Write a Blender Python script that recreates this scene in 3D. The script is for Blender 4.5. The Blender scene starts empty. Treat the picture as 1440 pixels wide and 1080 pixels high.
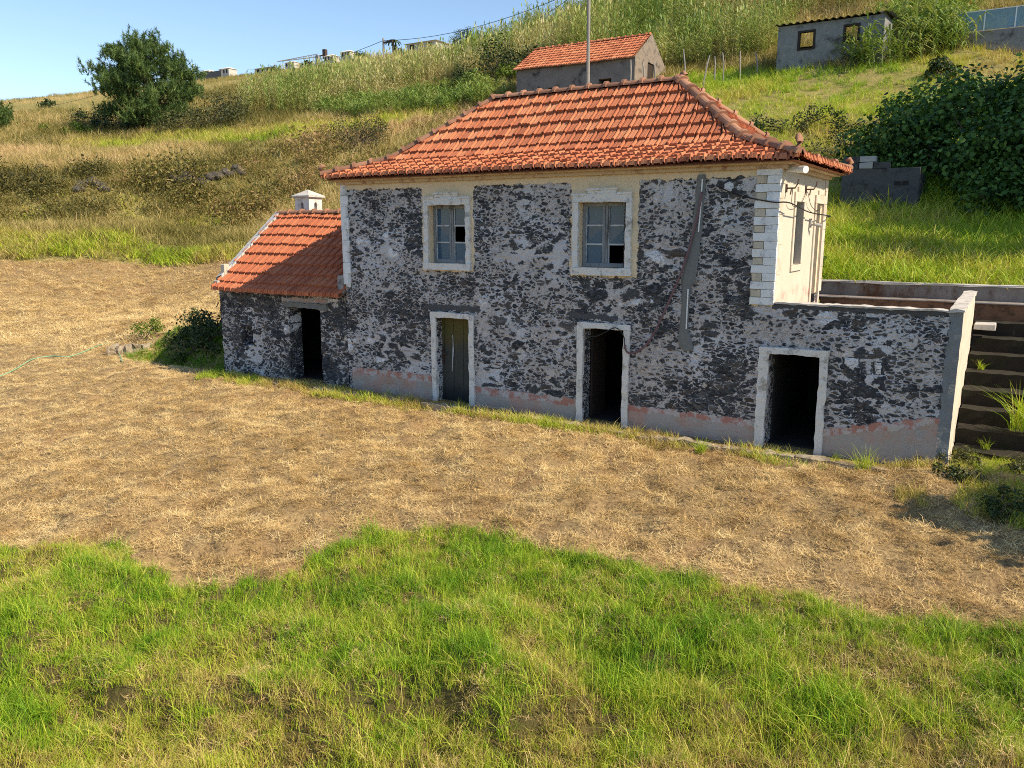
import bpy, bmesh, math, random
import numpy as np
from mathutils import Vector, Matrix
R = math.radians
random.seed(7); rng = np.random.default_rng(11)
scene = bpy.context.scene
col = scene.collection

# ------------------------------------------------------------------ camera, sky, sun, exposure
F_PX, CAM, YAW, PITCH = 1118.744, np.array([13.888, -14.532, 3.979]), -0.558, -0.194
cd = bpy.data.cameras.new('camera'); cam = bpy.data.objects.new('camera', cd); col.objects.link(cam)
cd.sensor_width = 36; cd.lens = 36 * F_PX / 1440; cd.clip_end = 20000; cd.clip_start = 0.1
cam.location = CAM; cam.rotation_euler = (math.pi / 2 + PITCH, 0, -YAW)
scene.camera = cam
SUN_EL, SUN_AZ = R(40.0), R(3.5)          # azimuth measured from +X towards +Y
w = bpy.data.worlds.new('World'); scene.world = w; w.use_nodes = True
wn = w.node_tree.nodes; sky = wn.new('ShaderNodeTexSky'); sky.sky_type = 'NISHITA'; sky.sun_disc = False
sky.sun_elevation = SUN_EL; sky.sun_rotation = math.pi / 2 - SUN_AZ
sky.air_density = 1.0; sky.dust_density = 0.15; sky.ozone_density = 2.0; sky.altitude = 100
w.node_tree.links.new(sky.outputs[0], wn['Background'].inputs[0]); wn['Background'].inputs[1].default_value = 0.13
sd = bpy.data.lights.new('sun', 'SUN'); sun = bpy.data.objects.new('sun', sd); col.objects.link(sun)
sd.energy = 4.9; sd.angle = R(0.5); sd.color = (1.0, 0.86, 0.64)
sv = Vector((math.cos(SUN_EL) * math.cos(SUN_AZ), math.cos(SUN_EL) * math.sin(SUN_AZ), math.sin(SUN_EL)))
sun.rotation_euler = sv.to_track_quat('Z', 'Y').to_euler(); sun.location = (40, 5, 40)
scene.view_settings.view_transform = 'Standard'; scene.view_settings.look = 'None'
scene.view_settings.gamma = 1; scene.view_settings.exposure = 0.55
scene.cycles.max_bounces = 6; scene.cycles.transparent_max_bounces = 6
scene.cycles.use_denoising = False; scene.cycles.filter_width = 1.0

# ------------------------------------------------------------------ measuring helpers: photo pixel -> point in the place
_cy, _sy, _cp, _sp = math.cos(YAW), math.sin(YAW), math.cos(PITCH), math.sin(PITCH)
FW = np.array([_sy * _cp, _cy * _cp, _sp]); RT = np.array([_cy, -_sy, 0]); UP = np.cross(RT, FW)
def ray(px, py): return FW + RT * (px - 720) / F_PX - UP * (py - 540) / F_PX
def atd(px, py, D): return CAM + ray(px, py) * D
def aty(px, py, Y): d = ray(px, py); return CAM + d * ((Y - CAM[1]) / d[1])

# ------------------------------------------------------------------ noise + terrain
_tab = rng.random((64, 256, 256))
def vnoise(x, y, s, seed=0):
    x = np.asarray(x, float) * s + 1000; y = np.asarray(y, float) * s + 1000
    xi = np.floor(x).astype(int); yi = np.floor(y).astype(int); fx = x - xi; fy = y - yi
    fx = fx * fx * (3 - 2 * fx); fy = fy * fy * (3 - 2 * fy); t = _tab[seed % 64]
    g = lambda a, b: t[a % 256, b % 256]
    return (g(xi, yi) * (1 - fx) + g(xi + 1, yi) * fx) * (1 - fy) + (g(xi, yi + 1) * (1 - fx) + g(xi + 1, yi + 1) * fx) * fy
def fbm(x, y, s, seed=0, o=3): return sum(vnoise(x, y, s * 2 ** i, seed + i) * .5 ** i for i in range(o)) / sum(.5 ** i for i in range(o))
def sstep(a, b, x): t = np.clip((x - a) / (b - a), 0, 1); return t * t * (3 - 2 * t)

HP = [(0,368,42),(170,368,42),(335,372,40),(0,328,43.3),(170,328,43.3),(335,346,41.3),(0,321,49),(170,319,49),(335,330,48),
 (0,240,54.5),(170,236,53.5),(330,222,54.5),(440,200,54.5),(0,218,62),(200,214,62),(420,174,65),(0,202,68),(200,199,69),(100,185,74),(205,188,76),(300,165,74),
 (0,170,95),(130,162,105),(280,135,120),(345,152,72),(480,157,68),(640,137,64),(730,130,58),(400,125,95),(540,106,105),(640,95,110),
 (300,112,230),(400,101,230),(590,74,185),(700,85,90),(740,134,57),(935,110,53),(1000,100,52),(1100,100,48),(1180,98,47),
 (1340,74,46),(1440,72,45),(800,75,66),(1000,60,62),(1000,10,75),(800,35,85),(1100,-20,72),(1440,-60,70),(1340,0,56),
 (1000,150,44),(1200,150,40),(1300,110,43),(1440,110,41),(1200,200,33),(1320,230,29),(1440,200,30),(1230,297,26.5),(1440,300,25),
 (1160,330,23),(1300,340,22.5),(1440,340,22),(640,165,55),(560,200,52),(520,226,51),(-300,365,42),(-300,250,60),(-300,185,95),(-900,320,60)]
HX = [(9,6.1,2.6),(12,6.1,2.6),(15,6.1,2.6),(20,6.1,2.7),(5,7.5,2.2),(0,7.5,1.6),(-5,6.5,1.1),(-6,2.5,.85),(-9,2,.55),(-12,1.2,.25),
 (-16,.5,.1),(-22,3,.35),(-20,10,.9),(25,12,5),(32,25,12),(36,45,18),(32,0,1.2),(-40,-5,.6),(-70,0,3)]
_P = np.array([list(atd(*h)) for h in HP] + [list(h) for h in HX])
_u = lambda r2: np.where(r2 > 0, r2 * np.log(np.maximum(r2, 1e-12)), 0)
_n = len(_P); _A = np.zeros((_n + 3, _n + 3)); _S = _P[:, :2] / 50
_A[:_n, :_n] = _u(((_S[:, None] - _S[None]) ** 2).sum(-1)) + np.eye(_n) * .0015
_A[:_n, _n] = 1; _A[:_n, _n + 1:] = _S; _A[_n:, :_n] = _A[:_n, _n:].T
_W = np.linalg.solve(_A, np.concatenate([_P[:, 2], np.zeros(3)]))
def hill(x, y):
    x = np.asarray(x, float); y = np.asarray(y, float); q = np.stack([x, y], -1) / 50; out = np.full(x.shape, _W[_n])
    for i in range(_n): out += _W[i] * _u(((q - _S[i]) ** 2).sum(-1))
    out += q[..., 0] * _W[_n + 1] + q[..., 1] * _W[_n + 2]
    d = np.hypot(x - CAM[0], y - CAM[1])
    far = 30 + 8 * fbm(x, y, .01, 5)
    return np.clip(out + (far - out) * sstep(240, 420, d), -6, 75)
_L = [CAM + ray(*p) * ((-.95 - CAM[2]) / ray(*p)[2]) for p in ((140, 948), (820, 1022))]
_ld = (_L[1] - _L[0])[:2]; _ll = np.hypot(*_ld); _ld = _ld / _ll; _ln = np.array([_ld[1], -_ld[0]])
def ground_z(x, y, fine=True):
    x = np.asarray(x, float); y = np.asarray(y, float)
    low = np.where(y < -.7, .085 * (y + .7), 0) - .01 * np.maximum(0, -y - 16) ** 2
    yb = np.where(x < -4.8, .35, np.where(x > 15.4, 3.2, 6.05))
    wd = np.where(x < -4.8, 1.5, np.where(x > 15.4, 3., .05))
    wgt = sstep(yb, yb + wd, y)
    up = hill(x, np.maximum(y, 0))
    z = low * (1 - wgt) + up * wgt
    z = z + wgt * sstep(24, 45, y) * (fbm(x, y, .22, 20) - .5) * 1.5
    z = z - .5 * sstep(-10.2, -8.2, x) * sstep(-4.4, -4.8, x) * sstep(-.35, .15, y) * sstep(2.4, .9, y)
    z = z + wgt * sstep(6, 14, x) * sstep(22, 30, y) * (fbm(x, y, .45, 24) - .5) * 1.3
    if fine:
        inhouse = ((x > -5) & (x < 15.4) & (y > -.25) & (y < 6.2))
        a = np.where(inhouse, 0, 1)
        near = sstep(-.5, -1.2, y) + sstep(.5, 2, np.where(x < -4.8, y, -1))
        z = z + a * np.clip(near, 0, 1) * ((fbm(x, y, .5, 1) - .5) * .22 + (fbm(x, y, 2.0, 3) - .5) * .17 + (vnoise(x, y, 4.5, 9) - .5) * .10)
        z = z + a * sstep(-5.5, -7.5, y) * ((fbm(x, y, 1.1, 27) - .5) * .45 + (fbm(x, y, 3.2, 29) - .5) * .16)
        al = (x - _L[0][0]) * _ld[0] + (y - _L[0][1]) * _ld[1]; dl = (x - _L[0][0]) * _ln[0] + (y - _L[0][1]) * _ln[1] + (fbm(x, y, .9, 31) - .5) * 1.1
        z = z - .24 * (.4 + 1.2 * fbm(x, y, 1.4, 33)) * sstep(0, .38, dl) * sstep(-2.5, .2, al) * sstep(_ll + 2, _ll - .8, al) * sstep(2.6, .7, dl)
        # rough bank at the field's right end
        z = z + .28 * sstep(11.8, 13.2, x) * sstep(-2.4, -.8, y) * sstep(.4, -.7, y) * fbm(x, y, 1.3, 13)
        z = z + .10 * sstep(.45, .1, np.abs(y + 1.0 - .1 * np.sin(x))) * sstep(-3, -2, x) * (x < 13.2) * (fbm(x, y, .9, 17) - .25)
    return z
def hit(px, py):
    d = ray(px, py); ts = np.concatenate([np.arange(4, 60, .25), np.arange(60, 260, 1.)])
    P = CAM + d * ts[:, None]; g = ground_z(P[:, 0], P[:, 1], False); b = np.nonzero(P[:, 2] < g)[0]
    return P[b[0], :2] if len(b) else P[-1, :2]
def inpoly(x, y, poly):
    c = np.zeros(np.shape(x), bool); n = len(poly)
    for i in range(n):
        x1, y1 = poly[i]; x2, y2 = poly[i - 1]
        c ^= ((y1 > y) != (y2 > y)) & (x < (x2 - x1) * (y - y1) / (y2 - y1 + 1e-12) + x1)
    return c

# ------------------------------------------------------------------ scene helpers
def tag(o, label=None, cat=None, group=None, kind=None):
    for k, v in (('label', label), ('category', cat), ('group', group), ('kind', kind)):
        if v: o[k] = v
    return o
def empty(name, loc=(0, 0, 0), label=None, cat=None, group=None):
    o = bpy.data.objects.new(name, None); col.objects.link(o); o.location = loc; return tag(o, label, cat, group)
class MB:
    def __init__(s): s.v = []; s.f = []; s.m = []; s.t = []
    def face(s, pts, mi=0, t=.5):
        i = len(s.v); s.v += [tuple(p) for p in pts]; s.t += [t] * len(pts); s.f.append(tuple(range(i, i + len(pts)))); s.m.append(mi)
    def box(s, a, b, mi=0, t=.5, jit=0):
        x0, y0, z0 = a; x1, y1, z1 = b; i = len(s.v)
        for x, y, z in ((x0,y0,z0),(x1,y0,z0),(x1,y1,z0),(x0,y1,z0),(x0,y0,z1),(x1,y0,z1),(x1,y1,z1),(x0,y1,z1)):
            s.v.append((x + random.uniform(-jit, jit), y + random.uniform(-jit, jit), z + random.uniform(-jit, jit))); s.t.append(t)
        for q in ((0,3,2,1),(4,5,6,7),(0,1,5,4),(1,2,6,5),(2,3,7,6),(3,0,4,7)): s.f.append(tuple(i + k for k in q)); s.m.append(mi)
    def tube(s, pts, r, n=8, mi=0, cap=True, t=.5):
        pts = [Vector(p) for p in pts]; rs = r if isinstance(r, (list, tuple)) else [r] * len(pts); base = len(s.v)
        for k, p in enumerate(pts):
            d = (pts[min(k + 1, len(pts) - 1)] - pts[max(k - 1, 0)]).normalized()
            a = d.cross(Vector((0, 0, 1))); a = a.normalized() if a.length > 1e-3 else Vector((1, 0, 0)); b = d.cross(a)
            for j in range(n):
                th = 2 * math.pi * j / n; s.v.append(tuple(p + (a * math.cos(th) + b * math.sin(th)) * rs[k])); s.t.append(t)
        for k in range(len(pts) - 1):
            for j in range(n):
                s.f.append((base + k*n + j, base + k*n + (j+1) % n, base + (k+1)*n + (j+1) % n, base + (k+1)*n + j)); s.m.append(mi)
        if cap:
            s.f.append(tuple(base + j for j in range(n))[::-1]); s.m.append(mi)
            e = base + (len(pts) - 1) * n; s.f.append(tuple(e + j for j in range(n))); s.m.append(mi)
    def build(s, name, mats, parent=None, smooth=False, bevel=0, rough=0, cell=.10):
        if rough:                                             # chipped, uneven edges: split long edges and push the points about
            bm = bmesh.new(); vs = [bm.verts.new(v) for v in s.v]
            for f, mi in zip(s.f, s.m):
                try: q = bm.faces.new([vs[i] for i in f]); q.material_index = mi
                except ValueError: pass
            for _ in range(5):
                es = [e for e in bm.edges if e.calc_length() > cell * 1.5]
                if not es: break
                bmesh.ops.subdivide_edges(bm, edges=es, cuts=1, use_grid_fill=True)
            for v in bm.verts:
                a, b, c = v.co
                v.co += Vector([rough * 2 * (float(vnoise(a * 1.0 + c * 2.3 + k * 7, b * 1.3 + c * 1.1 - a * .7, 6.5, 11 + k)) - .5) + rough * (float(vnoise(a + c * 1.7 + k * 3, b - c, 19, 21 + k)) - .5) for k in range(3)])
            bm.verts.ensure_lookup_table(); bm.verts.index_update(); s.v = [tuple(v.co) for v in bm.verts]; s.t = [.5] * len(s.v); s.f = [tuple(v.index for v in f.verts) for f in bm.faces]; s.m = [f.material_index for f in bm.faces]; bm.free()
        me = bpy.data.meshes.new(name); me.from_pydata(s.v, [], s.f)
        for m in (mats if isinstance(mats, (list, tuple)) else [mats]): me.materials.append(m)
        me.polygons.foreach_set('material_index', s.m)
        at = me.attributes.new('tint', 'FLOAT', 'POINT'); at.data.foreach_set('value', s.t)
        if smooth: me.polygons.foreach_set('use_smooth', [True] * len(s.f))
        me.update(); o = bpy.data.objects.new(name, me); col.objects.link(o)
        if parent is not None: o.parent = parent; o.matrix_parent_inverse = Matrix.Translation(-Vector(parent.location))
        if bevel:
            b = o.modifiers.new('bevel', 'BEVEL'); b.width = bevel; b.segments = 2; b.limit_method = 'ANGLE'
        return o

# ------------------------------------------------------------------ material helper
class NT:
    def __init__(s, name):
        s.mat = bpy.data.materials.new(name); s.mat.use_nodes = True; s.t = s.mat.node_tree; s.n = s.t.nodes
        s.b = s.n['Principled BSDF']; s.out = s.n['Material Output']; s.b.inputs['Roughness'].default_value = .9
        s.b.inputs['Specular IOR Level'].default_value = .25
    def put(s, sock, v):
        if hasattr(v, 'is_output') or hasattr(v, 'links'): s.t.links.new(v, sock)
        elif v is not None:
            if isinstance(v, (tuple, list)) and len(v) == 3 and sock.type == 'RGBA': v = (*v, 1)
            sock.default_value = v
    def math(s, op, a, b=None, c=None, clamp=False):
        n = s.n.new('ShaderNodeMath'); n.operation = op; n.use_clamp = clamp
        for i, v in enumerate((a, b, c)):
            if v is not None: s.put(n.inputs[i], v)
        return n.outputs[0]
    def co(s, kind='Object', scale=None):
        o = s.n.new('ShaderNodeTexCoord').outputs[kind]
        if scale: 
            m = s.n.new('ShaderNodeMapping'); s.put(m.inputs[0], o); m.inputs['Scale'].default_value = scale; o = m.outputs[0]
        return o
    def noise(s, vec, scale, detail=4, rough=.6, out=0, dist=0):
        n = s.n.new('ShaderNodeTexNoise'); s.put(n.inputs['Vector'], vec); n.inputs['Scale'].default_value = scale
        n.inputs['Detail'].default_value = detail; n.inputs['Roughness'].default_value = rough; n.inputs['Distortion'].default_value = dist
        return n.outputs[out]
    def vor(s, vec, scale, feature='F1', out='Distance', rnd=1):
        n = s.n.new('ShaderNodeTexVoronoi'); n.feature = feature; s.put(n.inputs['Vector'], vec); n.inputs['Scale'].default_value = scale
        n.inputs['Randomness'].default_value = rnd; return n.outputs[out]
    def step(s, x, a, b, lo=0, hi=1):
        n = s.n.new('ShaderNodeMapRange'); n.interpolation_type = 'SMOOTHSTEP'; s.put(n.inputs[0], x)
        for i, v in enumerate((a, b, lo, hi)): s.put(n.inputs[i + 1], v)
        return n.outputs[0]
    def mix(s, f, a, b, mode='MIX'):
        n = s.n.new('ShaderNodeMix'); n.data_type = 'RGBA'; n.blend_type = mode; n.clamp_factor = True
        s.put(n.inputs[0], f); s.put(n.inputs[6], a); s.put(n.inputs[7], b); return n.outputs[2]
    def ramp(s, f, stops):
        n = s.n.new('ShaderNodeValToRGB'); s.put(n.inputs[0], f); e = n.color_ramp.elements
        while len(e) < len(stops): e.new(.5)
        for k, (p, c) in zip(e, stops): k.position = p; k.color = (*c, 1)
        return n.outputs[0]
    def attr(s, name, kind='GEOMETRY', out='Fac'):
        n = s.n.new('ShaderNodeAttribute'); n.attribute_name = name; n.attribute_type = kind; return n.outputs[out]
    def vadd(s, a, b, k):
        n = s.n.new('ShaderNodeVectorMath'); n.operation = 'MULTIPLY_ADD'; s.put(n.inputs[0], b); n.inputs[1].default_value = (k, k, k); s.put(n.inputs[2], a); return n.outputs[0]
    def centered(s, c):
        n = s.n.new('ShaderNodeVectorMath'); n.operation = 'SUBTRACT'; s.put(n.inputs[0], c); n.inputs[1].default_value = (.5, .5, .5); return n.outputs[0]
    def xyz(s, v): n = s.n.new('ShaderNodeSeparateXYZ'); s.put(n.inputs[0], v); return n.outputs
    def bump(s, h, strength=.5, dist=.02, prev=None):
        n = s.n.new('ShaderNodeBump'); s.put(n.inputs['Height'], h); n.inputs['Strength'].default_value = strength; n.inputs['Distance'].default_value = dist
        if prev is not None: s.put(n.inputs['Normal'], prev)
        return n.outputs[0]
    def done(s, c=None, rough=None, normal=None, spec=None):
        if c is not None: s.put(s.b.inputs['Base Color'], c)
        if rough is not None: s.put(s.b.inputs['Roughness'], rough)
        if normal is not None: s.put(s.b.inputs['Normal'], normal)
        if spec is not None: s.b.inputs['Specular IOR Level'].default_value = spec
        return s.mat

def rubble(name, mortar_amt=.5, rects=(), plinth=(), scale=3.6, dark=.9, white=.9, u='X', smear=None):
    """dark basalt rubble in pale lime mortar; rects = plastered areas (x0,x1,z0,z1,colour index), ragged edged"""
    s = NT(name); P = s.co('Object'); nz = s.centered(s.noise(P, 2.6, 4, .6, 1)); nf = s.centered(s.noise(P, 9, 3, .6, 1))
    Pm = s.n.new('ShaderNodeMapping'); s.put(Pm.inputs[0], P); Pm.inputs['Scale'].default_value = (1, 1, 2.1)
    V = s.vadd(s.vadd(Pm.outputs[0], nz, .30), nf, .10)
    big = s.vor(V, scale * .62, 'DISTANCE_TO_EDGE'); bigc = s.vor(V, scale * .62, 'F1', 'Color')
    sm = s.vor(V, scale * 2.0, 'DISTANCE_TO_EDGE'); smc = s.vor(V, scale * 2.0, 'F1', 'Color')
    pick = s.step(s.noise(P, 1.3, 3, .5), .40, .48)
    e = s.math('ADD', s.math('MULTIPLY', big, s.math('SUBTRACT', 1, pick)), s.math('MULTIPLY', sm, pick))
    cc = s.mix(pick, bigc, smc); rc = s.xyz(cc)
    n1 = s.noise(V, 4.2, 5, .72); n2 = s.noise(P, .8, 4, .6); n3 = s.noise(V, 17, 5, .8); n4 = s.noise(V, 38, 3, .8)
    thr = s.math('ADD', s.math('MULTIPLY', s.math('SUBTRACT', n1, .5), .95), s.math('ADD', s.math('MULTIPLY', s.math('SUBTRACT', n2, .5), 1.0), .115 + (mortar_amt - .5) * .5))
    thr = s.math('ADD', thr, s.math('MULTIPLY', s.math('SUBTRACT', n3, .5), .42))
    thr = s.math('ADD', thr, s.math('MULTIPLY', s.math('SUBTRACT', rc[1], .5), .16))
    dd = s.math('SUBTRACT', e, thr); mort = s.step(dd, .035, -.03)
    stone = s.ramp(rc[0], [(0, (.030*dark, .033*dark, .040*dark)), (.45, (.056*dark, .059*dark, .068*dark)), (.74, (.085*dark, .085*dark, .088*dark)), (.86, (.10*dark, .080*dark, .064*dark)), (1, (.16*dark, .15*dark, .145*dark))])
    stone = s.mix(s.math('MULTIPLY', s.step(s.noise(V, 9, 5, .8), .46, .66), .55), stone, (.27*dark, .27*dark, .285*dark)); stone = s.mix(s.math('MULTIPLY', s.noise(P, 34, 4, .8), .45), stone, (.012, .012, .014), 'MIX')
    mc = s.mix(s.noise(P, 6, 4, .7), (.36, .34, .335), (.64, .59, .57)); mc = s.mix(s.step(s.noise(P, .7, 3, .5), .45, .65), mc, (.56, .55, .57))
    mc = s.mix(s.math('MULTIPLY', s.step(n4, .53, .68), .75), mc, (.15, .145, .15))
    c = s.mix(mort, stone, mc)
    ws = s.math('MULTIPLY', s.step(rc[2], 1 - .16 * white, 1.0 - .15 * white), s.step(big, .05, .08)); ws = s.math('MULTIPLY', ws, s.math('SUBTRACT', 1, pick))
    c = s.mix(s.math('MULTIPLY', ws, s.step(n3, .35, .5)), c, (.70, .70, .73))
    h = s.math('ADD', s.math('MULTIPLY', s.step(e, 0, .2), .6), s.math('MULTIPLY', s.math('ADD', n3, s.noise(P, 45, 3, .7)), .30))
    hh = s.math('ADD', h, s.math('MULTIPLY', mort, .15))
    X = s.xyz(P)[0 if u == 'X' else 1]; Z = s.xyz(P)[2]; total = None
    ragX = s.math('ADD', X, s.math('MULTIPLY', s.math('SUBTRACT', s.noise(P, 5, 4, .7), .5), .22)); ragZ = s.math('ADD', Z, s.math('MULTIPLY', s.math('SUBTRACT', s.noise(P, 4.3, 4, .7), .5), .24))
    cols = {0: s.mix(s.noise(P, 3, 4, .6), (.66, .51, .33), (.76, .62, .43)),
            1: s.mix(s.step(s.noise(P, 1.7, 5, .7), .42, .64), (.36, .32, .29), (.42, .27, .22)),
            2: s.mix(s.noise(P, 7, 5, .7), (.15, .16, .17), (.24, .25, .25)),
            3: s.mix(s.noise(P, 5, 5, .7), (.60, .60, .61), (.75, .75, .75)),
            4: s.mix(s.step(s.noise(P, 4, 5, .75), .44, .56), (.40, .19, .15), (.46, .42, .40)),
            5: s.mix(s.noise(P, 8, 5, .7), (.05, .05, .055), (.11, .11, .115))}
    for x0, x1, z0, z1, ci, *sl in rects:
        zz = ragZ
        if sl: zz = s.math('SUBTRACT', ragZ, s.math('MULTIPLY', s.math('MAXIMUM', s.math('SUBTRACT', X, x0), 0), sl[0]))
        d = s.math('MINIMUM', s.math('MINIMUM', s.math('SUBTRACT', ragX, x0), s.math('SUBTRACT', x1, ragX)), s.math('MINIMUM', s.math('SUBTRACT', zz, z0), s.math('SUBTRACT', z1, zz)))
        m = s.step(d, -.006, .006); c = s.mix(m, c, s.mix(s.math('MULTIPLY', s.step(s.noise(P, 12, 5, .75), .55, .75), .45), cols[ci], (.14, .13, .12))); total = m if total is None else s.math('MAXIMUM', total, m)
    if total is not None: hh = s.math('ADD', s.math('MULTIPLY', hh, s.math('SUBTRACT', 1, s.math('MULTIPLY', total, .85))), s.math('MULTIPLY', total, 1.1))
    return s.done(c, s.math('ADD', .8, s.math('MULTIPLY', n3, .15)), s.bump(hh, .9, .035), .2)

def simple(name, c1, c2, scale=5, rough=.85, bump=.3, stain=None, stain_scale=2.5, det=5, bscale=30, spec=.25, stretch=None):
    s = NT(name); P = s.co('Object', stretch); c = s.mix(s.noise(P, scale, det, .65), c1, c2)
    if stain: c = s.mix(s.step(s.noise(P, stain_scale, 5, .7), .5, .68), c, stain)
    return s.done(c, rough, s.bump(s.noise(P, bscale, 4, .7), bump, .01), spec)

def leafmat(name, stops, trans=.35, kind='INSTANCER', rough=.55, spec=.3):
    s = NT(name); t = s.attr('tint', kind); g = s.n.new('ShaderNodeNewGeometry').outputs['Random Per Island']
    f = s.math('ADD', t, s.math('MULTIPLY', s.math('SUBTRACT', g, .5), .46), clamp=True)
    c = s.ramp(f, stops); s.done(c, rough, None, spec)
    tr = s.n.new('ShaderNodeBsdfTranslucent'); s.put(tr.inputs[0], s.mix(1, c, (1.0, 1.0, .55), 'MULTIPLY'))
    mx = s.n.new('ShaderNodeMixShader'); mx.inputs[0].default_value = trans; s.put(mx.inputs[1], s.b.outputs[0]); s.put(mx.inputs[2], tr.outputs[0]); s.put(s.out.inputs[0], mx.outputs[0])
    return s.mat

M = {}
M['cream'] = simple('cream_plaster', (.54, .47, .38), (.63, .56, .47), 2, .85, .25, (.50, .40, .31), 1.6)
M['surround'] = simple('stone_surround', (.58, .555, .52), (.74, .715, .68), 5, .85, .6, (.33, .31, .28), 5)
M['white'] = simple('whitewash', (.66, .66, .67), (.80, .80, .79), 7, .85, .35, (.46, .45, .45), 5)
M['beige'] = simple('beige_render', (.48, .42, .33), (.60, .52, .41), 9, .9, .4, (.32, .28, .23), 6)
M['concrete'] = simple('weathered_concrete', (.24, .23, .22), (.40, .38, .36), 4, .9, .4, (.11, .10, .095), 3)
M['darkcement'] = simple('dark_cement', (.10, .10, .10), (.18, .18, .175), 5, .9, .4, (.06, .06, .06), 5)
M['greycement'] = simple('grey_cement', (.13, .135, .13), (.20, .20, .195), 8, .85, .3)
M['capstone'] = simple('pale_cap', (.46, .43, .39), (.58, .54, .49), 6, .9, .3, (.3, .27, .24), 5)
M['interior'] = simple('dark_interior', (.018, .017, .016), (.035, .033, .031), 3, .95, .2)  # near-black colour stands in for the darkness of unlit rooms and openings
M['wood'] = simple('grey_paint_wood', (.16, .17, .18), (.30, .30, .30), 14, .8, .4, (.08, .075, .07), 8, stretch=(1, 1, .15))
M['palewood'] = simple('pale_paint_wood', (.42, .43, .43), (.58, .58, .57), 14, .75, .4, (.2, .19, .18), 9, stretch=(1, 1, .2))
M['darkwood'] = simple('dark_wood', (.020, .015, .012), (.055, .038, .030), 20, .8, .5, stretch=(1, 1, .12))
M['trunk'] = simple('bark', (.09, .065, .045), (.17, .13, .10), 12, .95, .8, stretch=(1, 1, .2))
M['iron'] = simple('rusty_iron', (.035, .028, .025), (.09, .05, .035), 15, .6, .3)
M['pvc'] = simple('white_plastic', (.72, .72, .72), (.80, .80, .79), 3, .4, .05)
M['kerb'] = simple('earthy_kerb', (.20, .16, .11), (.42, .35, .26), 7, .95, .6, (.16, .12, .07), 4)
M['verge'] = simple('lime_verge', (.42, .40, .38), (.60, .57, .54), 9, .95, .7, (.18, .17, .16), 6)
M['hose'] = simple('faded_red_hose', (.12, .065, .075), (.20, .11, .12), 8, .55, .1)
M['greenhose'] = simple('green_hose', (.16, .34, .20), (.24, .44, .28), 6, .5, .1)
M['cable'] = simple('black_cable', (.012, .012, .013), (.03, .03, .03), 6, .5, .1)
M['pole'] = simple('grey_pole', (.22, .20, .18), (.33, .30, .27), 8, .8, .3)
M['cornice'] = simple('ochre_cornice', (.52, .37, .22), (.62, .46, .29), 4, .9, .3, (.36, .20, .12), 4)
M['roofdeck'] = simple('roof_underside', (.30, .13, .07), (.38, .19, .11), 6, .9, .3)
def tile_mat(name, a, b, c, lichen=.5):
    s = NT(name); P = s.co('Object'); t = s.attr('tint')
    cc = s.ramp(t, [(0, a), (.45, b), (.9, c), (1, tuple(x * 1.15 for x in c))])
    cc = s.mix(s.math('MULTIPLY', s.step(s.noise(P, 7, 5, .75), .5, .72), .55), cc, (.17, .055, .032))
    cc = s.mix(s.math('MULTIPLY', s.step(s.noise(P, 2.7, 6, .8), .60, .74), lichen), cc, (.085, .075, .065))
    cc = s.mix(s.math('MULTIPLY', s.step(s.noise(P, 18, 4, .8), .62, .75), .35 * lichen), cc, (.42, .34, .20))
    return s.done(cc, .82, s.bump(s.noise(P, 60, 3, .7), .3, .004), .3)
M['tile'] = tile_mat('terracotta_tile', (.27, .082, .042), (.46, .155, .073), (.62, .27, .135), .45)
M['tile2'] = tile_mat('annex_tile', (.33, .095, .045), (.45, .14, .065), (.53, .20, .095), .35)
M['oldcap'] = tile_mat('weathered_cap', (.22, .11, .07), (.30, .15, .09), (.40, .21, .13), .8)

# ------------------------------------------------------------------ ground
GB = [(-500,760),(-150,770),(0,783),(100,775),(160,770),(195,800),(250,828),(300,838),(380,832),(440,800),(520,760),(600,750),(700,755),(800,774),(900,802),(1000,832),(1200,870),(1440,895),(1700,930)]
green_poly = [tuple(hit(*p)) for p in GB] + [(30, -12), (30, -60), (-60, -60), (-60, -14)]
bankfoot = [tuple(hit(*p)) for p in ((-500,372),(0,369),(90,366),(170,370),(250,368),(340,372))]
field_poly = bankfoot + [(-14, 14), (-3, 10), (-3, .2), (15, .2), (18, -1), (18, -60), (-200, -60), (-200, 10)]
ax = np.concatenate([np.linspace(-600, -90, 30)[:-1], np.linspace(-90, -15, 110)[:-1], np.arange(-15, 17, .11), np.linspace(17, 60, 60), np.linspace(64, 400, 20)])
ay = np.concatenate([np.linspace(-260, -15, 24)[:-1], np.arange(-15, 1.5, .11), np.linspace(1.6, 8, 55), np.linspace(8.2, 85, 170), np.linspace(88, 600, 45)])
GX, GY = np.meshgrid(ax, ay); GZ = ground_z(GX, GY)
nx, ny = len(ax), len(ay); idx = np.arange(nx * ny).reshape(ny, nx)
gf = np.stack([idx[:-1, :-1], idx[:-1, 1:], idx[1:, 1:], idx[1:, :-1]], -1).reshape(-1, 4)
me = bpy.data.meshes.new('ground'); me.from_pydata(np.stack([GX, GY, GZ], -1).reshape(-1, 3).tolist(), [], gf.tolist())
me.polygons.foreach_set('use_smooth', [True] * len(gf))
jx = GX + (fbm(GX, GY, 1.5, 30) - .5) * .5; jy = GY + (fbm(GX, GY, 1.5, 34) - .5) * .5
g_green = inpoly(jx, jy, green_poly); g_field = inpoly(GX, GY, field_poly) & ~g_green
for nm, arr in (('green', g_green), ('field', g_field)):
    a = me.attributes.new(nm, 'FLOAT', 'POINT'); a.data.foreach_set('value', arr.astype(np.float32).ravel())
s = NT('ground_soil'); P = s.co('Object')
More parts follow.
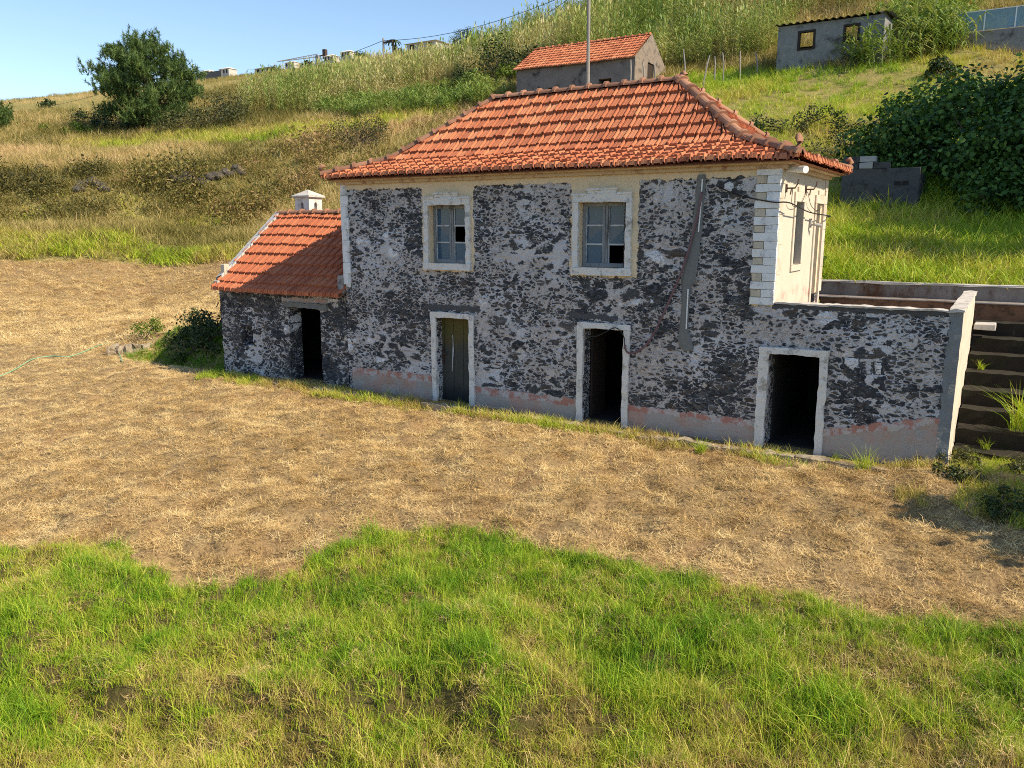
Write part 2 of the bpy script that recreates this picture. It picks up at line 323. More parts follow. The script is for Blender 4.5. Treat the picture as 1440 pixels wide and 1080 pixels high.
straw = s.mix(s.noise(P, 14, 6, .75), (.12, .072, .034), (.60, .43, .21)); straw = s.mix(s.math('MULTIPLY', s.step(s.noise(P, 1.3, 5, .65), .45, .68), .5), straw, (.36, .225, .105))
straw = s.mix(s.math('MULTIPLY', s.step(s.noise(P, 12, 5, .8), .50, .60), .65), straw, (.085, .055, .032))
straw = s.mix(s.math('MULTIPLY', s.step(s.noise(P, .35, 4, .6), .50, .66), .3), straw, (.34, .19, .10))
grs = s.mix(s.noise(P, 10, 5, .7), (.05, .05, .015), (.19, .15, .06)); hl = s.mix(s.noise(P, .8, 6, .7), (.17, .175, .04), (.40, .31, .13))
hl = s.mix(s.step(s.noise(P, 3, 5, .7), .55, .7), hl, (.045, .05, .018))
c = s.mix(s.attr('field'), hl, straw); c = s.mix(s.attr('green'), c, grs)
hgt = s.math('ADD', s.noise(P, 22, 6, .75), s.noise(P, 5, 4, .7))
ground_mat = s.done(c, .95, s.bump(hgt, .9, .05), .1); me.materials.append(ground_mat)
go = bpy.data.objects.new('ground', me); col.objects.link(go); tag(go, 'sloping hillside ground with mown straw field and green grass', 'ground', kind='structure')
mb = MB(); mb.face([(-9000, -9000, -80), (9000, -9000, -80), (9000, -120, -80), (-9000, -120, -80)])
s = NT('sea_water'); P = s.co('Object'); sea_m = s.done((.012, .05, .09), .12, s.bump(s.noise(P, .25, 5, .6), .3, .5), .5)
tag(mb.build('sea', sea_m), 'blue sea far below the field', 'sea', kind='structure')

# ------------------------------------------------------------------ wall panel with openings (u along wall, v up, n outward)
def panel(mb, o, u, v, n, U, Vv, ops, depth=.42, cell=.09, disp=.03, mi=0, seed=0):
    o, u, v, n = map(Vector, (o, u, v, n))
    def lines(a, b, cuts):
        ks = sorted({a, b, *[c for c in cuts if a < c < b]}); out = []
        for p, q in zip(ks, ks[1:]): k = max(1, int(round((q - p) / cell))); out += [p + (q - p) * i / k for i in range(k)]
        return out + [b]
    us = lines(U[0], U[1], [c for q in ops for c in q[:2]]); vs = lines(Vv[0], Vv[1], [c for q in ops for c in q[2:4]])
    base = len(mb.v)
    for b in vs:
        for a in us:
            d = disp * 2 * (vnoise(a, b, 4.5, seed) * .6 + vnoise(a, b, 11, seed + 1) * .4 - .5)
            mb.v.append(tuple(o + u * a + v * b + n * float(d))); mb.t.append(.5)
    W = len(us)
    for j in range(len(vs) - 1):
        for i in range(W - 1):
            a, b = (us[i] + us[i+1]) / 2, (vs[j] + vs[j+1]) / 2
            if any(q[0] < a < q[1] and q[2] < b < q[3] for q in ops): continue
            k = base + j * W + i; mb.f.append((k, k + 1, k + 1 + W, k + W)); mb.m.append(mi)
    for a0, a1, b0, b1 in [q[:4] for q in ops]:      # reveals
        p = lambda a, b, d: o + u * a + v * b - n * d
        for A, B in (((a0, b0), (a0, b1)), ((a0, b1), (a1, b1)), ((a1, b1), (a1, b0)), ((a1, b0), (a0, b0))):
            mb.face([p(*A, -.01), p(*B, -.01), p(*B, depth), p(*A, depth)], mi)
XD, ZD, NF = (1, 0, 0), (0, 0, 1), (0, -1, 0)
HX1, HY1, HZ1 = 10.30, 4.04, 5.03
win = [(2.615, 3.640, 3.195, 4.47), (6.405, 7.435, 3.195, 4.47)]
doors = [(2.78, 3.70, -.05, 1.97), (6.56, 7.45, -.05, 1.97)]; d3 = (10.305, 11.19, -.05, 1.76)

house = empty('stone_house', (5.15, 2, 0), 'two-storey dark rubble stone house under a hipped red tile roof', 'house')
M['facade'] = rubble('rubble_facade', .50, [(-.2, 10.5, 4.86, 5.3, 0), (2.42, 3.84, 3.02, 5.2, 0), (6.22, 7.68, 3.02, 5.2, 0), (-.2, .16, 2.55, 5.3, 3), (9.92, 10.6, 2.6, 5.3, 0),
    (.1, 2.64, -.4, .56, 1), (.1, 2.6, .42, .58, 4), (3.8, 6.42, -.4, .46, 1), (3.8, 6.42, .30, .45, 4), (7.5, 10.2, -.4, .46, 1), (7.5, 10.2, .36, .48, 4),
    (2.45, 4.0, 2.14, 2.27, 5), (6.2, 7.3, 2.15, 2.26, 5)])
mb = MB(); panel(mb, (0, 0, 0), XD, ZD, NF, (0, HX1), (-.3, HZ1), win + doors, seed=2, depth=.30)
mb.build('front_wall', M['facade'], house, smooth=False)
M['sidewall'] = rubble('side_plaster', .5, [], 4)
s = NT('side_cream'); P = s.co('Object'); Zs = s.xyz(P)[2]
c = s.mix(s.noise(P, 2.2, 5, .6), (.52, .45, .36), (.60, .53, .44)); rag = s.math('ADD', Zs, s.math('MULTIPLY', s.noise(P, 3, 5, .7), .5))
c = s.mix(s.math('MULTIPLY', s.step(s.noise(P, 2.4, 5, .7), .50, .66), s.step(rag, 3.35, 2.9)), c, (.62, .32, .26)); c = s.mix(s.math('MULTIPLY', s.step(s.noise(P, 6, 6, .8), .58, .74), .5), c, (.42, .36, .30))
side_m = s.done(c, .88, s.bump(s.noise(P, 18, 5, .7), .35, .015), .2)
sw = (1.255, 1.895, 3.28, 4.45); sdr = (3.075, 3.776, 1.95, 4.46)
mb = MB(); panel(mb, (HX1, 0, 0), (0, 1, 0), ZD, (1, 0, 0), (0, HY1), (0, HZ1), [sw, sdr], disp=.006, cell=.2, seed=6)
mb.build('side_wall', side_m, house)
mb = MB(); mb.box((0, .45, -.3), (.4, HY1 - .4, HZ1)); mb.box((0, HY1 - .4, -.3), (HX1 - .02, HY1, HZ1)); mb.build('rear_wall', M['facade'], house)
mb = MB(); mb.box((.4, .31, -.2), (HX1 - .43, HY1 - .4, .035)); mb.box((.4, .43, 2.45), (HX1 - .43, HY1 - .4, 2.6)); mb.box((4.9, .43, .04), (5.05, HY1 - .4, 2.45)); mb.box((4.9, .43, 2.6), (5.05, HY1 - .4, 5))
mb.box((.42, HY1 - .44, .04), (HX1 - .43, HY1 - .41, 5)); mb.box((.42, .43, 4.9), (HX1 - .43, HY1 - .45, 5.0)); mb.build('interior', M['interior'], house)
mb = MB()                                                     # moulded eave band under the tiles
mb.box((-.1, -.10, 4.985), (HX1 + .10, 0, 5.075)); mb.box((-.22, -.22, 5.055), (HX1 + .22, 0, 5.125)); mb.box((HX1, 0.001, 4.985), (HX1 + .10, HY1, 5.075)); mb.box((HX1, 0.001, 5.055), (HX1 + .22, HY1 + .2, 5.125))
mb.box((-.22, 0.001, 5.055), (0, HY1 + .2, 5.125)); mb.box((0, HY1, 5.055), (HX1, HY1 + .2, 5.125)); mb.build('cornice', M['cornice'], house, bevel=.015)
mb = MB(); z = 2.62; k = 0                                    # toothed corner blocks
while z < 4.93:
    h = .135; jz = random.uniform(-.004, .004)
    if k % 2 == 0: mb.box((9.90, -.050, z), (HX1 + .03, .004, z + h), 0, jit=.004)
    else: mb.box((10.10, -.050, z), (HX1 + .03, .004, z + h), 0, jit=.004); mb.box((9.915, -.043, z + .006), (10.09, .004, z + h - .006), 1, jit=.004)
    z += h + .006; k += 1
mb.build('corner_blocks', [M['white'], M['beige']], house, bevel=.004, rough=.007); mb = MB(); z = 2.62; k = 0
while z < 4.93:
    mb.box((-.03, -.045, z), (.20 if k % 2 else .13, .004, z + .26), 0, jit=.004); z += .265; k += 1
mb.build('corner_blocks', [M['white'], M['beige']], house, bevel=.004, rough=.007); mb = MB(); z = 2.62; k = 0
while z < 4.93:                                                # the side face of the same corner
    mb.box((HX1, .004, z), (HX1 + .03, .22 if k % 2 else .36, z + .26), 2, jit=.003); z += .265; k += 1
mb.build('corner_blocks', [M['white'], M['beige'], M['cream']], house, bevel=.006); mb = MB(); z = 2.62
while z < 4.93: mb.box((HX1, 3.86, z), (HX1 + .03, HY1 + .02, z + .26), 2, jit=.003); z += .265
mb.build('corner_blocks', [M['white'], M['beige'], M['cream']], house, bevel=.006)

def window(ox0, ox1, oz0, oz1, shutter):
    ow0, ow1 = ox0 - .122, ox1 + .122
    m = MB(); wz0, wz1 = 3.045, 4.64
    m.box((ow0, -.06, oz0), (ox0, .02, oz1), jit=.003); m.box((ox1, -.06, oz0), (ow1, .02, oz1), jit=.003); m.box((ow0, -.062, oz1), (ow1, .02, wz1), jit=.002)
    mid = (ow0 + ow1) / 2; m.box((mid - .30, -.066, wz1), (mid + .30, .02, wz1 + .085)); m.box((ow0 - .02, -.085, wz1 - .035), (mid - .33, -.062, wz1 + .012)); m.box((mid + .33, -.085, wz1 - .035), (ow1 + .02, -.062, wz1 + .012)); m.box((mid - .33, -.088, wz1 + .055), (mid + .33, -.066, wz1 + .10))
    m.box((ow0 - .02, -.085, wz0), (ow1 + .02, .02, oz0), jit=.003)
    f = MB(); y0, y1 = .17, .22; t = .05
    f.box((ox0 + .01, y0 - .02, oz0 + .005), (ox0 + .07, y1 + .04, oz1 - .005)); f.box((ox1 - .07, y0 - .02, oz0 + .005), (ox1 - .01, y1 + .04, oz1 - .005)); f.box((ox0 + .07, y0 - .018, oz1 - .075), (ox1 - .07, y1 + .04, oz1 - .005)); f.box((ox0 + .07, y0 - .018, oz0 + .005), (ox1 - .07, y1 + .04, oz0 + .085))
    cx = (ox0 + ox1) / 2; f.box((cx - .055, y0 - .03, oz0 + .085), (cx - .004, y1, oz1 - .075)); f.box((cx + .004, y0 - .026, oz0 + .085), (cx + .055, y1, oz1 - .075))
    fr = f.build('window', M['wood'], house, bevel=.004)
    m.build('surround', M['surround'], fr, bevel=.006, rough=.012)
    b = MB(); zA, zB = oz0 + .085, oz1 - .075
    for k in (1, 2): zz = zA + (zB - zA) * k / 3; b.box((ox0 + .07, y0, zz - .016), (cx - .055, y1 - .01, zz + .016)); b.box((cx + .055, y0, zz - .016), (ox1 - .07, y1 - .01, zz + .016))
    for x in (ox0 + .07, cx - .075, cx + .055, ox1 - .09): b.box((x, y0 + .004, zA), (x + .02, y1 - .014, zB))
    b.build('glazing_bar', M['palewood'], fr)
    g = MB()
    for k in range(3):
        for sd in (0, 1):
            if (shutter and k == 0 and sd == 1) or (not shutter and k == 1 and sd == 1): continue        # broken pane
            xa, xb = ((ox0 + .07, cx - .055), (cx + .055, ox1 - .07))[sd]; za, zb = zA + (zB - zA) * k / 3, zA + (zB - zA) * (k + 1) / 3
            ti = random.uniform(-.004, .004); g.face([(xa, y0 + .025 + ti, za), (xb, y0 + .025 - ti, za), (xb, y0 + .025, zb), (xa, y0 + .025, zb)])
    g.build('pane', M['glass'], fr)
    i = MB(); i.box((ox0 + .08, .34, oz0), (cx - .20, .36, oz1)); i.build('inner_shutter', M['innerwood'], fr)
    if shutter:
        sh = MB(); a = (ox1 - .03, -.03)
        sh.box((ox1 - .035, -.02, oz0 + .02), (ox1 - .005, .15, oz1 - .02))
        for k in range(16): zz = oz0 + .1 + k * .067; sh.box((ox1 - .055, -.01, zz), (ox1 - .034, .14, zz + .02))
        sh.build('shutter', M['darkwood'], fr)
    return fr
s = NT('old_glass'); s.b.inputs['Transmission Weight'].default_value = .35; s.b.inputs['IOR'].default_value = 1.38
P = s.co('Object'); M['glass'] = s.done(s.mix(s.noise(P, 5, 4, .7), (.06, .125, .20), (.10, .17, .25)), .04, s.bump(s.noise(P, 3, 2, .5), .05, .01), .5)  # blue in the glass colour stands in for reflected sea and sky
M['innerwood'] = simple('pale_blue_wood', (.42, .50, .56), (.52, .58, .63), 6, .8, .2)
window(*win[0], False); window(*win[1], True)

def surround(ops, ztop, parent, right=.13, left=.135, zb=-.2, y=0, mat=None):
    x0, x1, _, z1 = ops; m = MB()
    m.box((x0 - left, y - .055, zb), (x0, y + .03, z1), jit=.004); m.box((x1, y - .052, zb), (x1 + right, y + .03, z1), jit=.004)
    m.box((x0 - left - .01, y - .057, z1), (x1 + right + .01, y + .03, ztop), jit=.004)
    m.box((x0 - .02, y - .03, -.22), (x1 + .02, y + .42, -.015))
    return m.build('door_surround', mat or M['surround'], parent, bevel=.006, rough=.014)
surround(doors[0], 2.09, house); surround(doors[1], 2.09, house)
# green-stained plank door, shut
mb = MB(); x0, x1 = doors[0][:2]; xs = [x0 + .06, x0 + .33, x0 + .60, x1 - .02]
for a, b in zip(xs, xs[1:]): mb.box((a + .004, .20 + random.uniform(-.004, .004), .0), (b - .004, .24, 1.94), 0, jit=.003)
mb.box((x0, .19, 0), (x0 + .055, .28, 1.95)); 
s = NT('stained_door'); P = s.co('Object', (1, 1, .1)); Q = s.co('Object'); Z = s.xyz(Q)[2]
c = s.mix(s.noise(P, 24, 5, .7), (.032, .036, .033), (.085, .085, .075)); m1 = s.step(s.math('ADD', Z, s.math('MULTIPLY', s.noise(Q, 3, 4, .6), .5)), 1.3, 2.0)
c = s.mix(m1, c, s.mix(s.noise(Q, 3, 4, .6), (.075, .085, .02), (.12, .08, .028))); c = s.mix(s.step(s.math('ADD', Z, s.math('MULTIPLY', s.noise(Q, 4, 4, .6), .4)), .75, .3), c, (.018, .022, .024))
dm = s.done(c, .8, s.bump(s.noise(P, 30, 4, .7), .5, .01)); dr = mb.build('plank_door', dm, house, bevel=.004)
mb = MB(); mb.box((x0 + .03, .155, .86), (x0 + .07, .20, 1.22)); mb.tube([(x0 + .06, .15, 1.10), (x0 + .17, .15, 1.11)], .018); mb.build('latch', M['iron'], dr)
mb = MB(); mb.tube([(x0 + .315, .185, 1.55), (x0 + .325, .18, 1.2), (x0 + .28, .185, .70)], [.012, .018, .008]); mb.build('door_bar', M['palewood'], dr)
# open middle doorway: half-hung leaf deep inside
mb = MB(); mb.box((6.57, .31, 0), (6.61, .95, 1.9), jit=.004); mb.build('open_door', M['darkwood'], house)
# side window leaf and boarded doorway
f = MB(); X = HX1 - .12
f.box((X - .03, 1.48, 3.30), (X + .02, 1.87, 4.43)); f.box((X, 1.27, 3.29), (X + .05, 1.33, 4.44)); f.box((X, 1.44, 3.29), (X + .05, 1.50, 4.44))
for k in range(5): f.box((X, 1.33, 3.29 + k * .28), (X + .04, 1.44, 3.33 + k * .28), 1)
sdw = f.build('side_window', [M['darkwood'], M['palewood']], house, bevel=.004)
m = MB(); m.box((HX1, 1.13, 3.16), (HX1 + .035, 2.02, 3.275)); m.box((HX1, 1.14, 3.28), (HX1 + .03, 1.25, 4.46)); m.box((HX1, 1.90, 3.28), (HX1 + .03, 2.0, 4.46)); m.box((HX1, 1.13, 4.46), (HX1 + .033, 2.02, 4.64)); m.box((HX1, 1.35, 4.64), (HX1 + .03, 1.8, 4.74)); m.build('surround', M['cream'], sdw, bevel=.008)
f = MB(); f.box((HX1 - .30, 3.09, 1.96), (HX1 - .24, 3.77, 4.45)); sdo = f.build('side_door', M['concrete'], house)
m = MB(); m.box((HX1, 2.95, 1.96), (HX1 + .03, 3.07, 4.47)); m.box((HX1, 3.78, 1.96), (HX1 + .03, 3.855, 4.47)); m.box((HX1, 2.94, 4.47), (HX1 + .033, 3.87, 4.64)); m.box((HX1, 3.2, 4.64), (HX1 + .03, 3.7, 4.74)); m.build('surround', M['cream'], sdo, bevel=.008)
for yy, zz in ((.45, 4.72), (2.0, 4.76)):
    b = MB(); b.tube([(HX1 - .02, yy, zz - .05), (HX1 + .16, yy, zz - .05), (HX1 + .20, yy + .02, zz + .03), (HX1 + .20, yy + .06, zz + .10)], .014); b.tube([(HX1 + .1, yy, zz - .05), (HX1 + .1, yy - .06, zz - .16)], .012); b.box((HX1 - .01, yy - .05, zz - .12), (HX1 + .02, yy + .05, zz + .02)); b.build('cable_bracket', M['iron'], house)
b = MB(); b.box((HX1, 2.50, 3.98), (HX1 + .04, 2.62, 4.16)); b.tube([(HX1 + .04, 2.56, 4.04), (HX1 + .16, 2.56, 4.04)], .02); b.tube([(HX1 + .10, 2.50, 4.05), (HX1 + .20, 2.68, 4.02)], [.025, .042]); b.build('wall_lamp', M['concrete'], house)
b = MB(); b.tube([(HX1 + .02, .30, 5.0), (HX1 + .40, .02, 4.955)], .058, 14); b.tube([(HX1 + .36, .05, 4.96), (HX1 + .42, .005, 4.952)], .063, 14); b.build('overflow_pipe', M['pvc'], house, smooth=False)
# fresh cement chase with a conduit in it, running down the facade
mb = MB(); path = [(8.90, 4.93, .07), (8.885, 4.6, .075), (8.87, 4.2, .08), (8.84, 3.8, .085), (8.80, 3.45, .10), (8.76, 3.25, .13), (8.73, 3.0, .13), (8.70, 2.85, .08), (8.69, 2.5, .07), (8.69, 2.1, .075), (8.72, 1.85, .13), (8.76, 1.72, .13), (8.78, 1.66, .05)]
prev = None
dens = []
for (xa, za, wa), (xb, zb, wb) in zip(path, path[1:]):
    for k in range(4): t = k / 4; dens.append((xa + (xb - xa) * t, za + (zb - za) * t, wa + (wb - wa) * t))
for x, z, wd in dens:
    a = (x - wd - random.uniform(0, .02), -.012, z); b = (x - wd * .6, -.045, z); c_ = (x + wd * .6, -.045, z); d = (x + wd + random.uniform(0, .02), -.012, z)
    if prev:
        for i in range(3): mb.face([prev[i], prev[i + 1], (a, b, c_, d)[i + 1], (a, b, c_, d)[i]])
    prev = (a, b, c_, d)
cp = mb.build('cement_patch', M['greycement'], house)
mb = MB(); mb.tube([(8.93, -.05, 4.85), (8.92, -.055, 4.3), (8.90, -.055, 3.9)], .013); mb.build('conduit', M['pvc'], cp); mb = MB(); mb.tube([(8.75, -.055, 2.85), (8.745, -.055, 2.1)], .013); mb.build('conduit', M['pvc'], cp)

# ------------------------------------------------------------------ tiled slopes
def prof_main(t):            # bell-cast profile, t = horizontal distance from eave
    return 5.13 + (.37 * t / .93 if t < .93 else .37 + (t - .93) * 1.0)
def tile_slope(mb, E, U, N, ul, ur, depth, prof, courses, w=.25, rib=.050, thick=.062, seed=0, wav=.012):
    rnd = random.Random(seed); E, U, N = Vector(E), Vector(U), Vector(N); Zv = Vector((0, 0, 1))
    def S(u, t, h):
        e = .02; sl = (prof(min(t + e, depth)) - prof(max(t - e, 0))) / (min(t + e, depth) - max(t - e, 0)); n = (Zv - N * sl).normalized()
        sag = wav * 2 * (float(vnoise(u, t, .55, seed + 3)) - .5)
        return E + U * u + N * t + Zv * (prof(t) + sag) + n * h
    q = [0, .10, .13, .25, .30, .40, .44, .62, .66, .70, .92, .96, 1.0]; hq = [0, 0, 1.25, 1.25, 0, 0, .75, .78, .55, .78, .75, 0, 0]
    for t0, t1 in zip(courses, courses[1:]):
        tb = min(t1 + .05, depth); ua, ub = ul(t0), ur(t0); k = math.floor(ua / w)
        while k * w < ub:
            x0 = k * w + rnd.gauss(0, .003); lf = rnd.gauss(.070, .008); tw = rnd.gauss(0, .004); tn = min(1, max(0, rnd.gauss(.48, .13))); sh = rnd.gauss(0, .008); k += 1
            lo, hi, dn = [], [], []
            for a, h in zip(q, hq):
                u = x0 + a * w * .985
                for arr, tt, l in ((lo, t0 + sh, lf), (hi, tb, .006)):
                    tt = max(tt, 0 if t0 > 0 else -.05); uc = min(max(u, ul(max(tt, 0))), ur(max(tt, 0))); arr.append(S(uc, tt, l + h * rib + tw * (a - .5)))
                uc = min(max(u, ul(max(t0 + sh, 0))), ur(max(t0 + sh, 0))); dn.append(S(uc, t0 + sh if t0 > 0 else -.05, lf + h * rib + tw * (a - .5) - thick - h * rib * .35))
            if (lo[-1] - lo[0]).length < .02 and (hi[-1] - hi[0]).length < .02: continue
            for i in range(len(q) - 1):
                if (lo[i+1] - lo[i]).length > 1e-4 or (hi[i+1] - hi[i]).length > 1e-4: mb.face([lo[i], lo[i + 1], hi[i + 1], hi[i]], 0, tn)
                if (lo[i+1] - lo[i]).length > 1e-4: mb.face([dn[i], dn[i + 1], lo[i + 1], lo[i]], 0, tn)
def caps(mb, pts, r=.10, step=.42, seed=0, collar=1.42, z=.03):
    """half-round ridge tiles with raised collars laid along a polyline"""
    rnd = random.Random(seed); pts = [Vector(p) for p in pts]; segs = []; L = 0
    for a, b in zip(pts, pts[1:]): segs.append((L, a, b)); L += (b - a).length
    def P(s_):
        for l, a, b in reversed(segs):
            if s_ >= l: return a + (b - a).normalized() * (s_ - l), (b - a).normalized()
        return pts[0], (pts[1] - pts[0]).normalized()
    s0 = 0
    while s0 < L - .1:
        s1 = min(s0 + step, L); tn = min(1, max(0, rnd.gauss(.5, .25)))
        prof = [(s0 - .02, 1.0), (s1 - .07, .92), (s1 - .065, collar), (s1 + .0, collar)]
        rings = []
        for sv_, k in prof:
            p, d = P(max(0, min(sv_, L))); p = p + d * (sv_ - max(0, min(sv_, L))); sd = d.cross(Vector((0, 0, 1))).normalized(); up = sd.cross(d)
            rings.append([p + Vector((0, 0, z)) + sd * math.cos(th) * r * k + up * (math.sin(th) * r * k * .95 - .02) for th in [math.pi * j / 8 for j in range(9)]])
        for a, b in zip(rings, rings[1:]):
            for j in range(8): mb.face([a[j], a[j + 1], b[j + 1], b[j]], 0, tn)
        mb.face(rings[-1][::-1], 0, tn); mb.face(rings[0], 0, tn)
        s0 = s1
EX0, EX1, EY0, EY1, RX0, RX1, RY = -.33, 10.68, -.33, 4.37, 3.08, 7.65, 2.02; DP = 2.35
crs = [0, .16, .37, .60, .83, 1.08, 1.33, 1.58, 1.83, 2.08, 2.30]
mb = MB()
tile_slope(mb, (0, EY0, 0), (1, 0, 0), (0, 1, 0), lambda t: EX0 + t * (RX0 - EX0) / DP, lambda t: EX1 - t * (EX1 - RX1) / DP, DP, prof_main, crs, seed=1)
tile_slope(mb, (0, EY1, 0), (-1, 0, 0), (0, -1, 0), lambda t: -EX1 + t * (EX1 - RX1) / DP, lambda t: -EX0 - t * (RX0 - EX0) / DP, DP, prof_main, crs, seed=2)
DR = EX1 - RX1; DL = RX0 - EX0
tile_slope(mb, (EX1, 0, 0), (0, 1, 0), (-1, 0, 0), lambda t: EY0 + t * DP / DR, lambda t: EY1 - t * DP / DR, DR, lambda t: prof_main(t * DP / DR), [c * DR / DP for c in crs], seed=3)
tile_slope(mb, (EX0, 0, 0), (0, -1, 0), (1, 0, 0), lambda t: -EY1 + t * DP / DL, lambda t: -EY0 - t * DP / DL, DL, lambda t: prof_main(t * DP / DL), [c * DL / DP for c in crs], seed=4)
rj = lambda a, b, k: (a[0] + (b[0] - a[0]) * k, a[1] + (b[1] - a[1]) * k)
def ring(t, dz): 
    k = t / DP; z = prof_main(t) + dz
    return [(EX0 + DL * k, EY0 + t, z), (EX1 - DR * k, EY0 + t, z), (EX1 - DR * k, EY1 - t, z), (EX0 + DL * k, EY1 - t, z)]
r0, r1, r2 = ring(0.02, -.05), ring(.93, -.05), ring(DP - .002, -.05)
for a, b in ((r0, r1), (r1, r2)):
    for i in range(4): mb.face([a[i], a[(i + 1) % 4], b[(i + 1) % 4], b[i]], 1)
mb.face(r0, 1)
roof = mb.build('roof', [M['tile'], M['roofdeck']], house)
zc, zf, zr = prof_main(0), prof_main(.93), prof_main(DP)
kf = .93 / DP; mb = MB()
caps(mb, [(RX0, RY, zr + .04), (RX1, RY, zr + .04)], seed=1); mb.build('ridge_cap', M['oldcap'], roof)
for n, (cx, cy, rx) in enumerate(((EX0, EY0, RX0), (EX1, EY0, RX1), (EX1, EY1, RX1), (EX0, EY1, RX0))):
    mb = MB(); k = kf; caps(mb, [(cx, cy, zc + .06), (cx + (rx - cx) * k, cy + (RY - cy) * k, zf + .06), (rx, RY, zr + .03)], r=.105, seed=5 + n, z=.035); mb.build('hip_cap', M['oldcap'], roof)
def finial(p, d, h=.22):
    mb = MB(); d = Vector(d); p = Vector(p)
    mb.tube([p - d * .15, p + d * .06 + Vector((0, 0, .03)), p + d * .10 + Vector((0, 0, h * .6)), p + d * .04 + Vector((0, 0, h)), p - d * .02 + Vector((0, 0, h * .85))], [.08, .085, .06, .05, .03], 10)
    mb.build('finial', M['oldcap'], roof, smooth=True)
finial((EX0 + .05, EY0 + .05, zc + .08), (-.7, -.7, 0)); finial((EX1 - .08, EY0 + .06, zc + .10), (.7, -.7, 0), .26); finial((RX1 + .03, RY, zr + .07), (.9, 0, 0), .12); finial((EX1 - .05, EY1 - .05, zc + .08), (.7, .7, 0))

# ------------------------------------------------------------------ annex
annex = empty('stone_annex', (-2.4, 1, 0), 'low stone annex with red tile roof joined to the left end of the house', 'annex')
M['annexwall'] = rubble('rubble_annex', .36, [(-2.3, -.66, 1.97, 2.2, 1)], scale=3.3, dark=.85, white=.25)
AX0, AX1, AYR, AZE, ASL = -4.77, 0, 2.3, 2.33, .80
adoor = (-2.06, -.92, -.05, 1.95); anich = (-3.98, -3.50, .82, 1.34)
mb = MB(); panel(mb, (0, 0, 0), XD, ZD, NF, (AX0, AX1 - .02), (-.4, 2.36), [adoor, anich], disp=.05, cell=.1, seed=12)
mb.box((anich[0] - .05, .38, .75), (anich[1] + .05, .46, 1.4), 1)
panel(mb, (AX0, 0, 0), (0, 1, 0), ZD, (-1, 0, 0), (0, 4.5), (-.4, 2.3), [], disp=.04, cell=.2, seed=14)
g = [(AX0 + .02, 0, 2.28), (AX0 + .02, AYR, AZE + ASL * (AYR + .2) - .1), (AX0 + .02, 4.5, 2.28)]; mb.face(g, 0); mb.box((AX0 + .02, 4.4, -.3), (AX1, 4.6, 2.3), 0)
mb.build('wall', [M['annexwall'], M['interior']], annex)
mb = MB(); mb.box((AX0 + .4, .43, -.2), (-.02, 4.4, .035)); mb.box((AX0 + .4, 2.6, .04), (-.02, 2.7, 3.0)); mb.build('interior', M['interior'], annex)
mb = MB(); mb.box((-2.2, -.04, 1.95), (-.66, .03, 2.10), jit=.03); mb.build('lintel', M['greycement'], annex, rough=.03)
pa = lambda t: AZE + ASL * t - .012 * math.sin(min(t, 2.5) / 2.5 * math.pi)
mb = MB(); ad = AYR + .22
tile_slope(mb, (0, -.22, 0), (1, 0, 0), (0, 1, 0), lambda t: AX0 + .02, lambda t: -.01, ad, pa, [0, .20, .50, .81, 1.12, 1.43, 1.74, 2.05, 2.34, ad], seed=21, w=.25, rib=.045, wav=.03)
tile_slope(mb, (0, 4.82, 0), (-1, 0, 0), (0, -1, 0), lambda t: .01, lambda t: -AX0 - .02, ad, pa, [0, .5, 1.0, 1.5, 2.0, ad], seed=22, w=.27, wav=.03)
mb.face([(AX0, -.18, AZE - .03), (AX1, -.18, AZE - .03), (AX1, AYR, pa(ad) - .03), (AX0, AYR, pa(ad) - .03)], 1); mb.face([(AX0, 4.78, AZE - .03), (AX1, 4.78, AZE - .03), (AX1, AYR, pa(ad) - .03), (AX0, AYR, pa(ad) - .03)], 1)
ar = mb.build('roof', [M['tile2'], M['roofdeck']], annex)
mb = MB(); caps(mb, [(AX0, AYR, pa(ad) + .03), (-.02, AYR, pa(ad) + .03)], seed=31, step=.5); mb.build('ridge_cap', M['oldcap'], ar)
mb = MB(); pts = np.linspace(0, 1, 14)
for i in range(13):                                              # rough lime verge over the gable
    t0, t1 = pts[i] * (ad - .25) + .25, pts[i + 1] * (ad - .25) + .25; a = random.uniform(.05, .09); wv = random.uniform(.08, .14)
    for (x0, x1) in ((AX0 - .15, AX0 + wv),):
        P0 = [(x0, -.22 + t0, pa(t0) + .10), (x1, -.22 + t0, pa(t0) + .09 + a), (x1, -.22 + t1, pa(t1) + .09 + a), (x0, -.22 + t1, pa(t1) + .10)]
        mb.face(P0); mb.face([(x1, -.22 + t0, pa(t0) - .03), (x1, -.22 + t1, pa(t1) - .03), P0[2], P0[1]]); mb.face([(x0, -.22 + t0, pa(t0) - .12), (x0, -.22 + t1, pa(t1) - .12), P0[3], P0[0]][::-1])
mb.build('verge', M['verge'], ar)
mb = MB(); mb.box((AX0 - .04, -.16, AZE + .02), (AX0 + .14, .26, AZE + .22)); mb.box((AX0 - .05, .12, AZE + .2), (AX0 + .10, .30, AZE + .66), jit=.012); mb.build('corner_block', M['beige'], ar, bevel=.01)
mb = MB(); mb.box((-.20, -.10, AZE + .05), (-.03, .14, AZE + .50), jit=.012); mb.build('corner_block', M['concrete'], ar, bevel=.01)
cyy = 2.62; ch = MB(); cx0, cx1 = -4.42, -3.84; cyB = cyy + .52; zb, zt = 3.7, 4.86
